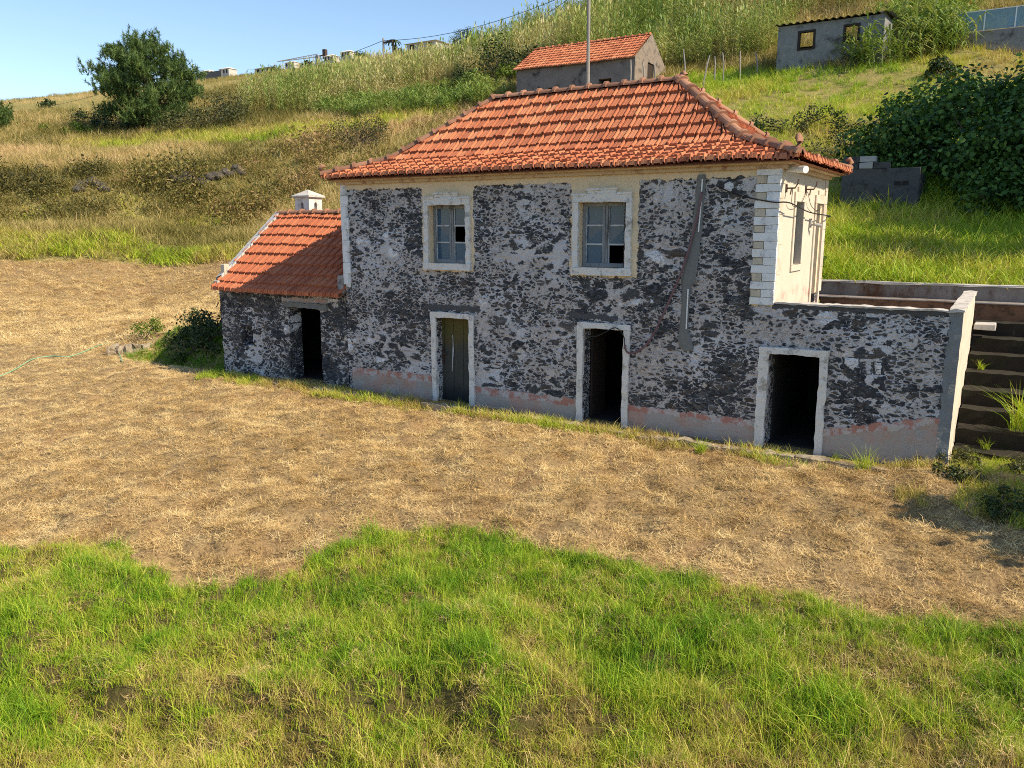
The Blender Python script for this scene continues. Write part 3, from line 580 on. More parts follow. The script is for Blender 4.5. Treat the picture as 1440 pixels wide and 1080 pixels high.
def arch_wall(m, p0, p1, nrm, inset=.10):
    p0, p1, nrm = Vector(p0), Vector(p1), Vector(nrm); d = p1 - p0; L = d.length; d.normalize(); Z = Vector((0, 0, 1))
    hw, za, zs = .055, 4.52, 4.66; mid = L / 2
    arc = [(mid + hw * math.cos(t), zs + hw * math.sin(t)) for t in np.linspace(0, math.pi, 7)]
    loop = [(mid - hw, za)] + [(mid + hw, za)] + arc
    pt = lambda u, z: p0 + d * u + Z * z
    out = lambda pts, mi=0: m.face([pt(*q) for q in pts], mi)
    out([(0, zb), (L, zb), (L, za), (0, za)]); out([(0, za), (mid - hw, za), (mid - hw, zs), (0, zs)]); out([(mid + hw, za), (L, za), (L, zs), (mid + hw, zs)])
    out([(mid + hw, zs), (L, zs), (L, zt), (mid, zt)] + [(mid, zs + hw)] + arc[1:3][::-1]); out([(0, zs), (mid - hw, zs)] + arc[4:6][::-1] + [(mid, zs + hw), (mid, zt), (0, zt)])
    for a, b in zip(loop, loop[1:] + loop[:1]): m.face([pt(*a), pt(*b), pt(*b) - nrm * inset, pt(*a) - nrm * inset])
    m.face([pt(*q) - nrm * inset for q in loop], 1)
c4 = [(cx0, cyy), (cx1, cyy), (cx1, cyB), (cx0, cyB)]
for i, nrm in enumerate(((0, -1, 0), (1, 0, 0), (0, 1, 0), (-1, 0, 0))): arch_wall(ch, (*c4[i], 0), (*c4[(i + 1) % 4], 0), nrm)
M['chimney'] = simple('chimney_white', (.60, .56, .52), (.72, .68, .64), 5, .9, .3, (.42, .36, .32), 4)
cho = ch.build('chimney', [M['chimney'], M['interior']], ar)
ch = MB(); o = .07; b = [(cx0 - o, cyy - o), (cx1 + o, cyy - o), (cx1 + o, cyB + o), (cx0 - o, cyB + o)]; ap = ((cx0 + cx1) / 2, (cyy + cyB) / 2, zt + .23)
ch.box((cx0 - o, cyy - o, zt), (cx1 + o, cyB + o, zt + .045))
for i in range(4): ch.face([(*b[i], zt + .048), (*b[(i + 1) % 4], zt + .048), ap])
ch.build('chimney_cap', M['capstone'], cho)

# ------------------------------------------------------------------ terrace block, steps, retaining wall, kerb
terr = empty('stone_terrace', (11.8, 2, 0), 'flat-topped stone terrace block with a dark doorway at the right end of the house', 'terrace')
M['terrwall'] = rubble('rubble_terrace', .47, [(9, 14, 2.57, 3, 5), (13.10, 14, -.5, 3, 2), (11.2, 13.12, -.5, .44, 1, .24), (11.2, 13.12, .32, .46, 4, .24)], scale=3.6, white=.6)
TX1, TZ = 13.29, 2.68
mb = MB(); panel(mb, (0, 0, 0), XD, ZD, NF, (HX1 + .001, TX1), (-.4, TZ - .03), [d3], seed=22); mb.build('front_wall', M['terrwall'], terr)
mb = MB(); mb.box((TX1 - .20, .02, -.4), (TX1, 4.45, TZ - .03)); mb.build('side_wall', M['cream'], terr, rough=.012, cell=.2)
mb = MB(); mb.box((HX1 + .04, -.03, TZ - .03), (TX1 - .2, .20, TZ), jit=.003); mb.box((TX1 - .20, -.035, TZ - .03), (TX1 + .02, 4.47, TZ + .02), jit=.003); mb.build('parapet_cap', M['capstone'], terr, rough=.014)
mb = MB(); mb.box((HX1 + .01, .16, -.2), (TX1 - .21, .2, TZ - .035)); mb.box((HX1 + .04, .21, 1.75), (TX1 - .21, 5.9, 1.95)); mb.build('floor_slab', M['concrete'], terr)
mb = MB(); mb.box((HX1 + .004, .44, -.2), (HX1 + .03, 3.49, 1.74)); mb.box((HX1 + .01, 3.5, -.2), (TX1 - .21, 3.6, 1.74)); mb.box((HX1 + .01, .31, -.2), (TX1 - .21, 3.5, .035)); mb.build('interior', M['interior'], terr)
bpy.data.objects.remove(bpy.data.objects['floor_slab']); mb = MB(); mb.box((HX1 + .04, .21, 1.75), (TX1 - .21, 5.35, 1.95)); mb.build('floor_slab', M['concrete'], terr)
surround(d3, 1.87, terr, left=.175, right=.135)

M['retw'] = simple('stained_retaining', (.12, .105, .095), (.36, .32, .29), 3, .95, .6, (.13, .07, .04), 1.8, stretch=(1, 1, .5))
M['redbrown'] = simple('redbrown_wall', (.14, .075, .045), (.24, .13, .075), 5, .95, .5, (.07, .045, .03), 4)
rw = empty('retaining_wall', (12, 6, 0), 'long low stained concrete retaining wall with a ledge behind the terrace', 'retaining wall')
mb = MB(); mb.box((8.2, 5.85, -.3), (19.5, 6.1, 2.70)); mb.build('wall', M['retw'], rw, rough=.02, cell=.2)
mb = MB(); mb.box((8.15, 5.82, 2.70), (19.55, 6.13, 2.745), jit=.004); mb.build('coping', M['capstone'], rw, rough=.02, cell=.2)
mb = MB(); mb.box((8.2, 5.42, -.3), (19.5, 5.849, 2.36)); mb.build('lower_wall', M['redbrown'], rw, bevel=.01)
mb = MB(); mb.box((8.2, 5.38, 2.36), (19.5, 5.848, 2.395), jit=.004); mb.build('ledge', M['retw'], rw, bevel=.01)
steps = empty('concrete_steps', (14.4, 3, 0), 'flight of mossy concrete steps, coloured dark for shade, climbing beside the terrace wall', 'steps')
M['step'] = simple('mossy_shaded_step', (.014, .012, .009), (.042, .034, .024), 5, .95, .6, (.02, .026, .010), 3)  # moss tone, darkened further in place of shade on the steps
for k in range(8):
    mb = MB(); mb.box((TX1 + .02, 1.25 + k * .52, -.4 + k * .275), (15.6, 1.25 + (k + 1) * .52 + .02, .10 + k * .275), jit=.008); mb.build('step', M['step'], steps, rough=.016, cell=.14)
mb = MB(); mb.box((TX1 + .03, 4.2, 1.93), (TX1 + .42, 4.75, 2.05), jit=.01); mb.build('sun_patch_slab', M['capstone'], steps, bevel=.015)  # pale slab stands in for a patch of sunlight on the landing
kerb = empty('stone_kerb', (6, -.7, 0), 'low earth-covered stone kerb running along the front of the house', 'kerb')
x = -2.2
while x < 12.3:
    L = random.uniform(.5, .95); yk = -.66 + .03 * math.sin(x * 1.3)
    mb = MB(); mb.box((x, yk - .10, -.25), (x + L - .02, yk + .10, .09 + random.uniform(-.03, .03)), jit=.018); mb.build('kerb_stone', M['kerb'], kerb, rough=.035); x += L

# ------------------------------------------------------------------ hoses and cables on the house
def rope(name, pts, r, mat, label, cat, sub=8, n=8):
    c = bpy.data.curves.new(name, 'CURVE'); P_ = [Vector(p) for p in pts]; out = []
    for i in range(len(P_) - 1):
        p0, p1, p2, p3 = P_[max(i - 1, 0)], P_[i], P_[i + 1], P_[min(i + 2, len(P_) - 1)]
        for k in range(sub):
            t = k / sub; out.append(.5 * ((2 * p1) + (p2 - p0) * t + (2 * p0 - 5 * p1 + 4 * p2 - p3) * t * t + (3 * p1 - p0 - 3 * p2 + p3) * t ** 3))
    out.append(P_[-1]); m = MB(); m.tube(out, r, n); o = m.build(name, mat, None, smooth=True); bpy.data.curves.remove(c); return tag(o, label, cat)
rope('red_hose', [(8.94, -.07, 4.62), (8.86, -.08, 4.1), (8.66, -.08, 3.3), (8.40, -.08, 2.62), (8.15, -.08, 2.05), (7.95, -.10, 1.72), (7.74, -.11, 1.57), (7.60, -.11, 1.55), (7.53, -.10, 1.62), (7.52, -.09, 1.70)], .021, M['hose'], 'faded red hose hanging down the front wall to the middle doorway', 'hose')
rope('electric_cable', [(7.50, -.10, 1.62), (7.49, -.09, 1.85), (7.32, -.12, 2.03), (7.05, -.13, 1.90), (6.85, -.12, 1.82), (6.62, -.08, 1.83)], .010, M['cable'], 'thin black cable looping across the top of the middle doorway', 'cable')
rope('power_cable', [(9.2, -.06, 4.72), (9.6, -.07, 4.55), (10.2, -.08, 4.42), (10.50, -.05, 4.40), (10.45, 1.8, 4.27), (10.45, 3.9, 4.22), (10.1, 4.3, 4.2)], .012, M['cable'], 'black cable strung round the upper right corner of the house', 'cable', 5)
rope('looped_wire', [(10.42, .45, 4.66), (10.38, .62, 4.42), (10.36, 1.0, 4.36), (10.36, 1.5, 4.45), (10.36, 1.9, 4.66), (10.36, 2.3, 4.42), (10.36, 2.9, 4.32), (10.36, 3.4, 4.42)], .006, M['cable'], 'thin wire drooping between brackets above the side window', 'wire', 5)
hp = [hit(*p) for p in ((-60,548),(0,532),(22,522),(45,508),(72,502),(95,504),(118,497),(140,489),(158,487),(165,494),(172,510))]
rope('garden_hose', [(p[0], p[1], float(ground_z(p[0], p[1])) + .04) for p in hp], .018, M['greenhose'], 'pale green garden hose lying across the mown field at left', 'hose')

# ------------------------------------------------------------------ low wall and stones at the left pit
lw = empty('low_stone_wall', (-9, .3, 0), 'low broken stone and concrete edging beside the shaded bank left of the annex', 'low wall')
a0, a1 = hit(152, 500), hit(212, 492)
for k in range(5):
    t = k / 5; p = a0 + (a1 - a0) * t; q = a0 + (a1 - a0) * (t + .19); zz = float(ground_z(*p)); mb = MB()
    mb.box((min(p[0], q[0]), p[1] - .02, zz - .3), (max(p[0], q[0]), p[1] + .35, zz + random.uniform(.2, .32)), jit=.03); mb.build('block', M['kerb'], lw, rough=.05)

# ------------------------------------------------------------------ scattering of vegetation
def proto(name, mats, v, f, mi=None):
    me = bpy.data.meshes.new(name); me.from_pydata(v, [], f); me.materials.append(mats) if not isinstance(mats, list) else [me.materials.append(m) for m in mats]
    if mi: me.polygons.foreach_set('material_index', mi)
    return bpy.data.objects.new(name, me)
def blades(n, h, wd, spread, lean, rnd, segs=3, flat=False):
    v, f = [], []
    for _ in range(n):
        a = rnd.uniform(0, 2 * math.pi); r = spread * math.sqrt(rnd.random()); x, y = r * math.cos(rnd.uniform(0, 6.28)), r * math.sin(rnd.uniform(0, 6.28))
        hh = h * rnd.uniform(.45, 1.1); ln = lean * rnd.uniform(.2, 1.3); ww = wd * rnd.uniform(.6, 1.2); b = rnd.uniform(0, 6.28); dx, dy = math.cos(a), math.sin(a); sx, sy = math.cos(b) * ww / 2, math.sin(b) * ww / 2
        i = len(v)
        for k in range(segs + 1):
            t = k / segs; off = ln * hh * t ** 1.8; z = hh * (t - .28 * ln * t * t) if not flat else .012 + hh * .45 * t * rnd.random(); tw = (1 - t ** 1.6) if k < segs else 0
            if flat: off = hh * t
            if k < segs: v += [(x + dx * off - sx * tw, y + dy * off - sy * tw, z), (x + dx * off + sx * tw, y + dy * off + sy * tw, z)]
            else: v.append((x + dx * off, y + dy * off, z))
        for k in range(segs - 1): f.append((i + 2*k, i + 2*k + 1, i + 2*k + 3, i + 2*k + 2))
        k = segs - 1; f.append((i + 2*k, i + 2*k + 1, i + 2*k + 2))
    return v, f
def leaves(n, box, size, rnd, hemi=True, lump=0, asp=1.8, up=.3):
    v, f = [], []
    for _ in range(n):
        while True:
            p = Vector((rnd.uniform(-1, 1), rnd.uniform(-1, 1), rnd.uniform(0 if hemi else -1, 1)))
            if .25 < p.length < 1 + lump * (rnd.random() - .5): break
        p = Vector((p.x * box[0], p.y * box[1], p.z * box[2])); d = Vector((rnd.gauss(0, 1), rnd.gauss(0, 1), rnd.gauss(up, 1))).normalized(); s_ = d.orthogonal().normalized()
        s_.rotate(Matrix.Rotation(rnd.uniform(0, 6.28), 3, d)); l = size * rnd.uniform(.6, 1.3); wv = d.cross(s_) * l / asp / 2; i = len(v)
        v += [tuple(p), tuple(p + s_ * l * .5 + wv), tuple(p + s_ * l), tuple(p + s_ * l * .5 - wv)]; f.append((i, i + 1, i + 2, i + 3))
    return v, f
def scatter(name, x, y, scl, tint, protos, label, cat, z=None, dz=0, tilt=.15):
    n = len(x); z = ground_z(x, y) if z is None else z
    me = bpy.data.meshes.new(name); me.from_pydata(np.stack([x, y, z + dz], -1).tolist(), [], [])
    def at(nm, ty, arr): a = me.attributes.new(nm, ty, 'POINT'); a.data.foreach_set('vector' if ty == 'FLOAT_VECTOR' else 'value', np.ascontiguousarray(arr).ravel())
    at('rot', 'FLOAT_VECTOR', np.stack([rng.normal(0, tilt, n), rng.normal(0, tilt, n), rng.uniform(0, 6.28, n)], -1).astype(np.float32))
    at('scl', 'FLOAT', np.asarray(scl, np.float32)); at('tint', 'FLOAT', np.clip(tint, 0, 1).astype(np.float32)); at('pick', 'INT', rng.integers(0, len(protos), n).astype(np.int32))
    o = bpy.data.objects.new(name, me); col.objects.link(o); tag(o, label, cat, kind='stuff')
    pc = bpy.data.collections.new(name + '_kinds')
    for p in protos: pc.objects.link(p)
    g = bpy.data.node_groups.new(name, 'GeometryNodeTree'); g.interface.new_socket('Geometry', in_out='INPUT', socket_type='NodeSocketGeometry'); g.interface.new_socket('Geometry', in_out='OUTPUT', socket_type='NodeSocketGeometry')
    N = g.nodes; gi = N.new('NodeGroupInput'); gout = N.new('NodeGroupOutput'); ip = N.new('GeometryNodeInstanceOnPoints'); ci = N.new('GeometryNodeCollectionInfo'); ci.inputs[0].default_value = pc; ci.inputs['Separate Children'].default_value = True; ci.inputs['Reset Children'].default_value = True
    def na(nm, ty): q = N.new('GeometryNodeInputNamedAttribute'); q.data_type = ty; q.inputs[0].default_value = nm; return q.outputs[0]
    e2r = N.new('FunctionNodeEulerToRotation'); L = g.links.new
    L(gi.outputs[0], ip.inputs['Points']); L(ci.outputs[0], ip.inputs['Instance']); ip.inputs['Pick Instance'].default_value = True; L(na('pick', 'INT'), ip.inputs['Instance Index']); L(na('rot', 'FLOAT_VECTOR'), e2r.inputs[0]); L(e2r.outputs[0], ip.inputs['Rotation']); L(na('scl', 'FLOAT'), ip.inputs['Scale']); L(ip.outputs[0], gout.inputs[0])
    md = o.modifiers.new('scatter', 'NODES'); md.node_group = g
    return o
def pts_in(x0, x1, y0, y1, dens):
    n = int((x1 - x0) * (y1 - y0) * dens); return rng.uniform(x0, x1, n), rng.uniform(y0, y1, n)
def clear_build(x, y, pad=0.0):
    k = (x > -4.9 - pad) & (x < 13.4 + pad) & (y > -.35) & (y < 6.15); k |= (x > 13) & (x < 15.7) & (y > .9) & (y < 6.15); return ~k
rn = random.Random(3)
GREEN = [(0, (.42, .29, .12)), (.18, (.62, .51, .16)), (.38, (.52, .55, .06)), (.62, (.33, .48, .028)), (1, (.13, .29, .02))]
M['grass'] = leafmat('grass_blade', GREEN, .30)
STRAW = [(0, (.12, .07, .03)), (.30, (.38, .245, .095)), (.6, (.70, .49, .21)), (1, (.82, .64, .33))]
M['straw'] = leafmat('straw_blade', STRAW, .15)
DRY = [(0, (.10, .095, .025)), (.25, (.25, .22, .055)), (.5, (.45, .36, .13)), (.75, (.62, .48, .24)), (1, (.62, .42, .22))]
M['dry'] = leafmat('dry_grass_blade', DRY, .3)
REED = [(0, (.08, .15, .03)), (.35, (.26, .36, .08)), (.7, (.38, .37, .13)), (1, (.56, .48, .26))]
M['reed'] = leafmat('reed_leaf', REED, .3)
SCRUB = [(0, (.035, .036, .014)), (.4, (.115, .105, .028)), (.6, (.23, .21, .05)), (.8, (.28, .19, .075)), (1, (.38, .25, .12))]
M['scrub'] = leafmat('scrub_leaf', SCRUB, .25)
VINE = [(0, (.018, .05, .010)), (.5, (.06, .14, .024)), (1, (.17, .29, .05))]
M['vine_i'] = leafmat('vine_leaf_low', VINE, .3)
M['vine'] = leafmat('vine_leaf', VINE, .3, 'GEOMETRY', .5, .3)
M['pine'] = leafmat('pine_needles', [(0, (.018, .040, .011)), (.5, (.07, .125, .03)), (1, (.19, .26, .07))], .15, 'GEOMETRY', .6)
# green foreground grass
x, y = pts_in(-6, 24, -16, -4, 400)
jx = x + (fbm(x, y, 1.5, 30) - .5) * .5; jy = y + (fbm(x, y, 1.5, 34) - .5) * .5; k = inpoly(jx, jy, green_poly); x, y = x[k], y[k]
px_d = .5 * fbm(x, y, .55, 40, 3) + .5 * fbm(x, y, 2.2, 41, 2); edge = fbm(x, y, 1.6, 44, 2)
near_edge = ~inpoly(x, y - .9, green_poly)          # within a metre of the mown edge the sward is lush
dist_c = np.hypot(x - CAM[0], y - CAM[1])
tint = .57 + (px_d - .5) * 1.25 + (edge - .5) * .6 + rng.normal(0, .17, len(x)) - .42 * sstep(9.2, 6.4, dist_c) + .12 * (sstep(13, 9, y * -1 + 0))
keep = rng.random(len(x)) < .82 + .18 * sstep(.12, .5, tint); x, y, tint, px_d = x[keep], y[keep], tint[keep], px_d[keep]
gp = [proto('grass_tuft', M['grass'], *blades(20, .155, .0062, .085, .8, rn)) for _ in range(5)] + [proto('grass_tuft', M['grass'], *blades(9, .30, .0075, .07, 1.0, rn, 4)) for _ in range(2)] + [proto('grass_tuft', M['grass'], *blades(16, .10, .014, .08, .5, rn, 2))]
scatter('meadow_grass', x, y, rng.uniform(.45, 1.15, len(x)) * (.5 + 1.05 * px_d), tint, gp, 'long green grass growing across the front of the picture', 'grass', dz=-.01)
x, y = pts_in(-2, 22, -15, -4, 90); k = inpoly(x, y, green_poly) & (fbm(x, y, .55, 40, 3) < .55); x, y = x[k], y[k]
sp = [proto('straw_tuft', M['straw'], *blades(26, .11, .0062, .12, 1, rn, 2, True)) for _ in range(5)]
sp2 = [p.copy() for p in sp]
# mown straw
x1_, y1_ = pts_in(-15, 16, -11, .1, 230); k = inpoly(x1_, y1_, field_poly) & ~inpoly(x1_, y1_, green_poly) & clear_build(x1_, y1_); k &= ~((x1_ > -5) & (x1_ < 13.2) & (y1_ > -.62))
k &= rng.random(len(x1_)) < .12 + .88 * sstep(.60, .48, .45 * vnoise(x1_, y1_, 4.2, 56) + .55 * vnoise(x1_, y1_, 9.5, 58)); x1_, y1_ = x1_[k], y1_[k]; d1_ = np.hypot(x1_ - CAM[0], y1_ - CAM[1]); k = rng.random(len(x1_)) < np.clip(1.5 - d1_ / 28, .35, 1); x1_, y1_ = x1_[k], y1_[k]
x2_, y2_ = pts_in(-70, -5, -8, 34, 32); k = inpoly(x2_, y2_, field_poly) & ((x2_ < -15) | (y2_ > .1)) & ~((x2_ > -8) & (y2_ < 2.6)); x2_, y2_ = x2_[k], y2_[k]
X = np.concatenate([x, x1_, x2_]); Y = np.concatenate([y, y1_, y2_]); S_ = np.concatenate([rng.uniform(.6, 1.1, len(x)), rng.uniform(.6, 1.35, len(x1_)), rng.uniform(1.4, 2.6, len(x2_))])
T = .63 + np.where(X < -5, .14, 0) + (fbm(X, Y, .4, 50) - .5) * .45 + (fbm(X, Y, 2.5, 53) - .5) * 1.1  + rng.normal(0, .12, len(X))
scatter('mown_straw', X, Y, S_, T, sp, 'cut dry straw lying over the mown field', 'straw', tilt=.25)
# verge: uncut tufts on the kerb, on the right bank and the shaded bank by the annex
x, y = pts_in(-4.6, 13.4, -1.05, -.48, 150); k = fbm(x, y, .8, 60) > np.where(x < 9.2, .40, .60); x, y = x[k], y[k]
xa, ya = pts_in(11.6, 17, -2.2, 1.2, 110); k = (fbm(xa, ya, .9, 62) > .42) & (ya > -2.2 + (13.4 - xa) * .8) & ~((xa < 13.35) & (ya > -.15)); xa, ya = xa[k], ya[k]
xb, yb_ = pts_in(-9.8, -4.85, -.1, 3.2, 110); k = yb_ > -.3 + .25 * (xb + 4.8) * -1 * .35; xb, yb_ = xb[k], yb_[k]
xc, yc = pts_in(-4.9, 13.2, -.45, -.08, 12); k = fbm(xc, yc, 1.2, 66) > .5; xc, yc = xc[k], yc[k]
X = np.concatenate([x, xa, xb, xc]); Y = np.concatenate([y, ya, yb_, yc])
T = np.concatenate([.36 + (fbm(x, y, .7, 63) - .5) * 1.3, .42 + (fbm(xa, ya, .7, 63) - .5) * 1.1, 1.0 + rng.normal(0, .1, len(xb)), .5 + rng.normal(0, .1, len(xc))]) + rng.normal(0, .08, len(X))  # tufts on the annex bank tinted dark to deepen the annex shadow
vp = [proto('verge_tuft', M['grass'], *blades(16, .24, .010, .09, .9, rn)) for _ in range(5)]
scatter('verge_grass', X, Y, rng.uniform(.4, 1.35, len(X)) * np.where((Y > -.44) & (X > -4.9), .7, 1), T, vp, 'ragged uncut grass tufts along the kerb and banks beside the house', 'grass')

# hillside
W_ = lambda L: [tuple(hit(*p)) for p in L]
# reed areas: outlines found on the ground
A_reed = W_([(338,150),(345,160),(440,162),(560,152),(610,128),(655,118),(700,105),(690,86),(600,95),(480,112),(380,128)])
A_young = W_([(430,168),(440,158),(560,148),(610,130),(730,126),(735,140),(650,155),(520,170)])
A_brow = W_([(640,118),(700,105),(800,95),(935,104),(1095,96)]) + [tuple(atd(1110, 60, 62)[:2]), tuple(atd(1250, 40, 58)[:2]), tuple(atd(1500, 0, 62)[:2]), tuple(atd(1600, -60, 95)[:2]), tuple(atd(800, -20, 115)[:2]), tuple(atd(690, 60, 100)[:2])]
A_cane = W_([(1165,101),(1200,100),(1250,96),(1340,82)]) + [tuple(atd(1350, 60, 50)[:2]), tuple(atd(1330, 20, 56)[:2]), tuple(atd(1262, 40, 54)[:2]), tuple(atd(1240, 85, 47.5)[:2])]
A_right = W_([(945,112),(1000,101),(1180,99),(1300,80),(1440,74),(1800,60)]) + [(40, 30), (30, 6.2), (9, 6.2), (6, 9), (2, 20), (-4, 28)]
A_tan = W_([(-300,244),(0,239),(60,240),(170,234),(300,224),(330,218),(205,211),(60,212),(-200,222)]); A_tan2 = W_([(380,205),(480,170),(640,150),(700,150),(640,175),(520,200),(440,215)])
A_gr = W_([(160,215),(200,196),(420,178),(520,168),(640,150),(640,160),(520,185),(330,205)])
A_gr2 = W_([(20,322),(30,288),(150,270),(240,284),(300,304),(335,322)]); A_gr3 = W_([(60,206),(130,198),(210,202),(330,196),(330,206),(180,214)])
A_bush = W_([(-200,312),(340,320),(440,262),(520,240),(520,207),(440,203),(330,226),(170,241),(60,246),(-200,250)])
field_np = field_poly
def reed_proto(n, h, rnd, leaf=.55, wd=.05, plume=.5):
    v, f = [], []
    for _ in range(n):
        x0, y0 = rnd.uniform(-.7, .7), rnd.uniform(-.7, .7); hh = h * rnd.uniform(.6, 1.1); lx, ly = rnd.gauss(0, .09), rnd.gauss(0, .09)
        P = lambda t: Vector((x0 + lx * hh * t * t, y0 + ly * hh * t * t, hh * t))
        i = len(v); a, b = P(0), P(1); v += [tuple(a - Vector((.015, 0, 0))), tuple(a + Vector((.015, 0, 0))), tuple(b)]; f.append((i, i + 1, i + 2))
        for k in range(9):
            t = .22 + .76 * k / 9; p = P(t); an = rnd.uniform(0, 6.28); d = Vector((math.cos(an), math.sin(an), 0)); l = leaf * rnd.uniform(.6, 1.2); sd = Vector((-d.y, d.x, rnd.uniform(-.5, .5))) * wd / 2
            m = p + d * l * .45 + Vector((0, 0, l * .38)); e = p + d * l + Vector((0, 0, l * rnd.uniform(-.1, .35))); i = len(v); v += [tuple(p - sd * .6), tuple(p + sd * .6), tuple(m + sd), tuple(m - sd), tuple(e)]; f += [(i, i + 1, i + 2, i + 3), (i + 3, i + 2, i + 4)]
        if rnd.random() < plume:
            p = P(.98); i = len(v); q = p + Vector((rnd.uniform(-.1, .1), rnd.uniform(-.1, .1), .45)); v += [tuple(p), tuple((p + q) / 2 + Vector((.06, .02, 0))), tuple(q), tuple((p + q) / 2 - Vector((.06, .02, 0)))]; f.append((i, i + 1, i + 2, i + 3))
    return v, f
rp = [proto('reed_clump', M['reed'], *reed_proto(9, 2.6, rn)) for _ in range(5)]
def area_pts(poly, dens):
    p = np.array(poly); x, y = pts_in(p[:, 0].min(), p[:, 0].max(), p[:, 1].min(), p[:, 1].max(), dens); k = inpoly(x, y, poly); return x[k], y[k]
x, y = area_pts(A_reed, 1.0); T = .74 + (fbm(x, y, .12, 70) - .5) * 1.0 + rng.normal(0, .12, len(x))
x3, y3 = area_pts(A_brow, .85); k = ~((x3 > -19) & (x3 < -1) & (y3 > 33.5) & (y3 < 41.5)) & ~((x3 > -1) & (x3 < 8.5) & (y3 > 33) & (y3 < 43.5)); x3, y3 = x3[k], y3[k]; T3 = .52 + (fbm(x3, y3, .13, 72) - .5) * 1.3 + rng.normal(0, .12, len(x3))
scatter('dry_reeds', np.concatenate([x, x3]), np.concatenate([y, y3]), np.concatenate([rng.uniform(.6, 1.15, len(x)), rng.uniform(.7, 1.25, len(x3))]), np.concatenate([T, T3]), rp, 'tall pale reeds covering the upper hillside', 'reeds', dz=-.1, tilt=.06)
rp2 = [proto('young_cane', M['reed'], *reed_proto(9, 1.5, rn, .7, .06, 0)) for _ in range(4)]
x, y = area_pts(A_young, 1.4); x3, y3 = area_pts(A_cane, 2.2); k = ~((x3 > -1) & (x3 < 7.9) & (y3 > 37.2) & (y3 < 43.5)); x3, y3 = x3[k], y3[k]
scatter('green_cane', np.concatenate([x, x3]), np.concatenate([y, y3]), np.concatenate([rng.uniform(.6, 1.1, len(x)), rng.uniform(.7, 1.85, len(x3))]), .34 + rng.normal(0, .10, len(x) + len(x3)), rp2, 'fresh green cane growing in the dips of the hillside', 'cane', dz=-.05, tilt=.1)
# grass on the hill
x, y = pts_in(-90, 40, 4, 110, 8); D = (x - CAM[0]) * FW[0] + (y - CAM[1]) * FW[1]; U_ = (x - CAM[0]) * RT[0] + (y - CAM[1]) * RT[1]
k = (D > 5) & (np.abs(U_) < D * .74 + 6) & ~inpoly(x, y, field_np) & clear_build(x, y, .1) & (rng.random(len(x)) < np.clip(55 / np.maximum(D, 1), .3, 1)); k &= ~((x > -5.5) & (x < 9) & (y < 14) & (rng.random(len(x)) < .5))
x, y, D = x[k], y[k], D[k]; rgt = inpoly(x, y, A_right); tan = inpoly(x, y, A_tan) | inpoly(x, y, A_tan2); gr = inpoly(x, y, A_gr) | (inpoly(x, y, A_gr2) & (fbm(x, y, .35, 99) > .46)) | inpoly(x, y, A_gr3)
xf, yf = pts_in(-230, -20, 60, 230, .45); Df = (xf - CAM[0]) * FW[0] + (yf - CAM[1]) * FW[1]; Uf = (xf - CAM[0]) * RT[0] + (yf - CAM[1]) * RT[1]; kf_ = (Df > 85) & (Df < 240) & (Uf < -10) & (np.abs(Uf) < Df * .75); xf, yf = xf[kf_], yf[kf_]
hp_ = [proto('hill_tuft', M['dry'], *blades(20, .62, .028, .30, .8, rn)) for _ in range(6)]
k = ~rgt & ~(gr & (rng.random(len(x)) < .8)); n1 = fbm(x, y, .09, 80); n2 = fbm(x, y, .35, 83)
T = np.where(tan, .84, .44) + (n1 - .5) * .9 + (n2 - .5) * .5 + rng.normal(0, .08, len(x))
scatter('dry_hill_grass', np.concatenate([x[k], xf]), np.concatenate([y[k], yf]), np.concatenate([(rng.uniform(.6, 1.25, len(x)) * np.where(tan, .9, 1) * (.6 + .012 * D))[k], rng.uniform(.7, 1.5, len(xf))]), np.concatenate([T[k], .5 + (fbm(xf, yf, .05, 81) - .5) * 1.2]), hp_, 'dry tan grass and weeds clothing the left hillside', 'grass', dz=-.04)
k = (rgt | gr) & (rng.random(len(x)) < .9)
hg = [proto('green_tuft', M['grass'], *blades(22, .50, .022, .26, .9, rn)) for _ in range(6)]
xr, yr = pts_in(8.3, 19, 6.2, 22, 14); kr = inpoly(xr, yr, A_right); xr, yr = xr[kr], yr[kr]
A_bank = W_([(-300,362),(0,366),(170,367),(335,370),(335,347),(170,329),(0,329),(-300,331)]); xk, yk = area_pts(A_bank, 20)
X = np.concatenate([x[k], xr, xk]); Y = np.concatenate([y[k], yr, yk]); T = .45 + (fbm(X, Y, .16, 86) - .5) * .9 + (fbm(X, Y, .6, 88) - .5) * .5 + rng.normal(0, .08, len(X))
Dx = (X - CAM[0]) * FW[0] + (Y - CAM[1]) * FW[1]
scatter('green_hill_grass', X, Y, rng.uniform(.6, 1.2, len(X)) * (.55 + .013 * Dx) * np.where((Dx < 29) & (X > 5), 1.45, 1) * np.where(inpoly(X, Y, A_bank), 1.15, 1) * (.7 + .7 * fbm(X, Y, .35, 90)), T - np.where(X < -12, .08, 0), hg, 'bright green rough grass on the slope behind the terrace', 'grass', dz=-.04)
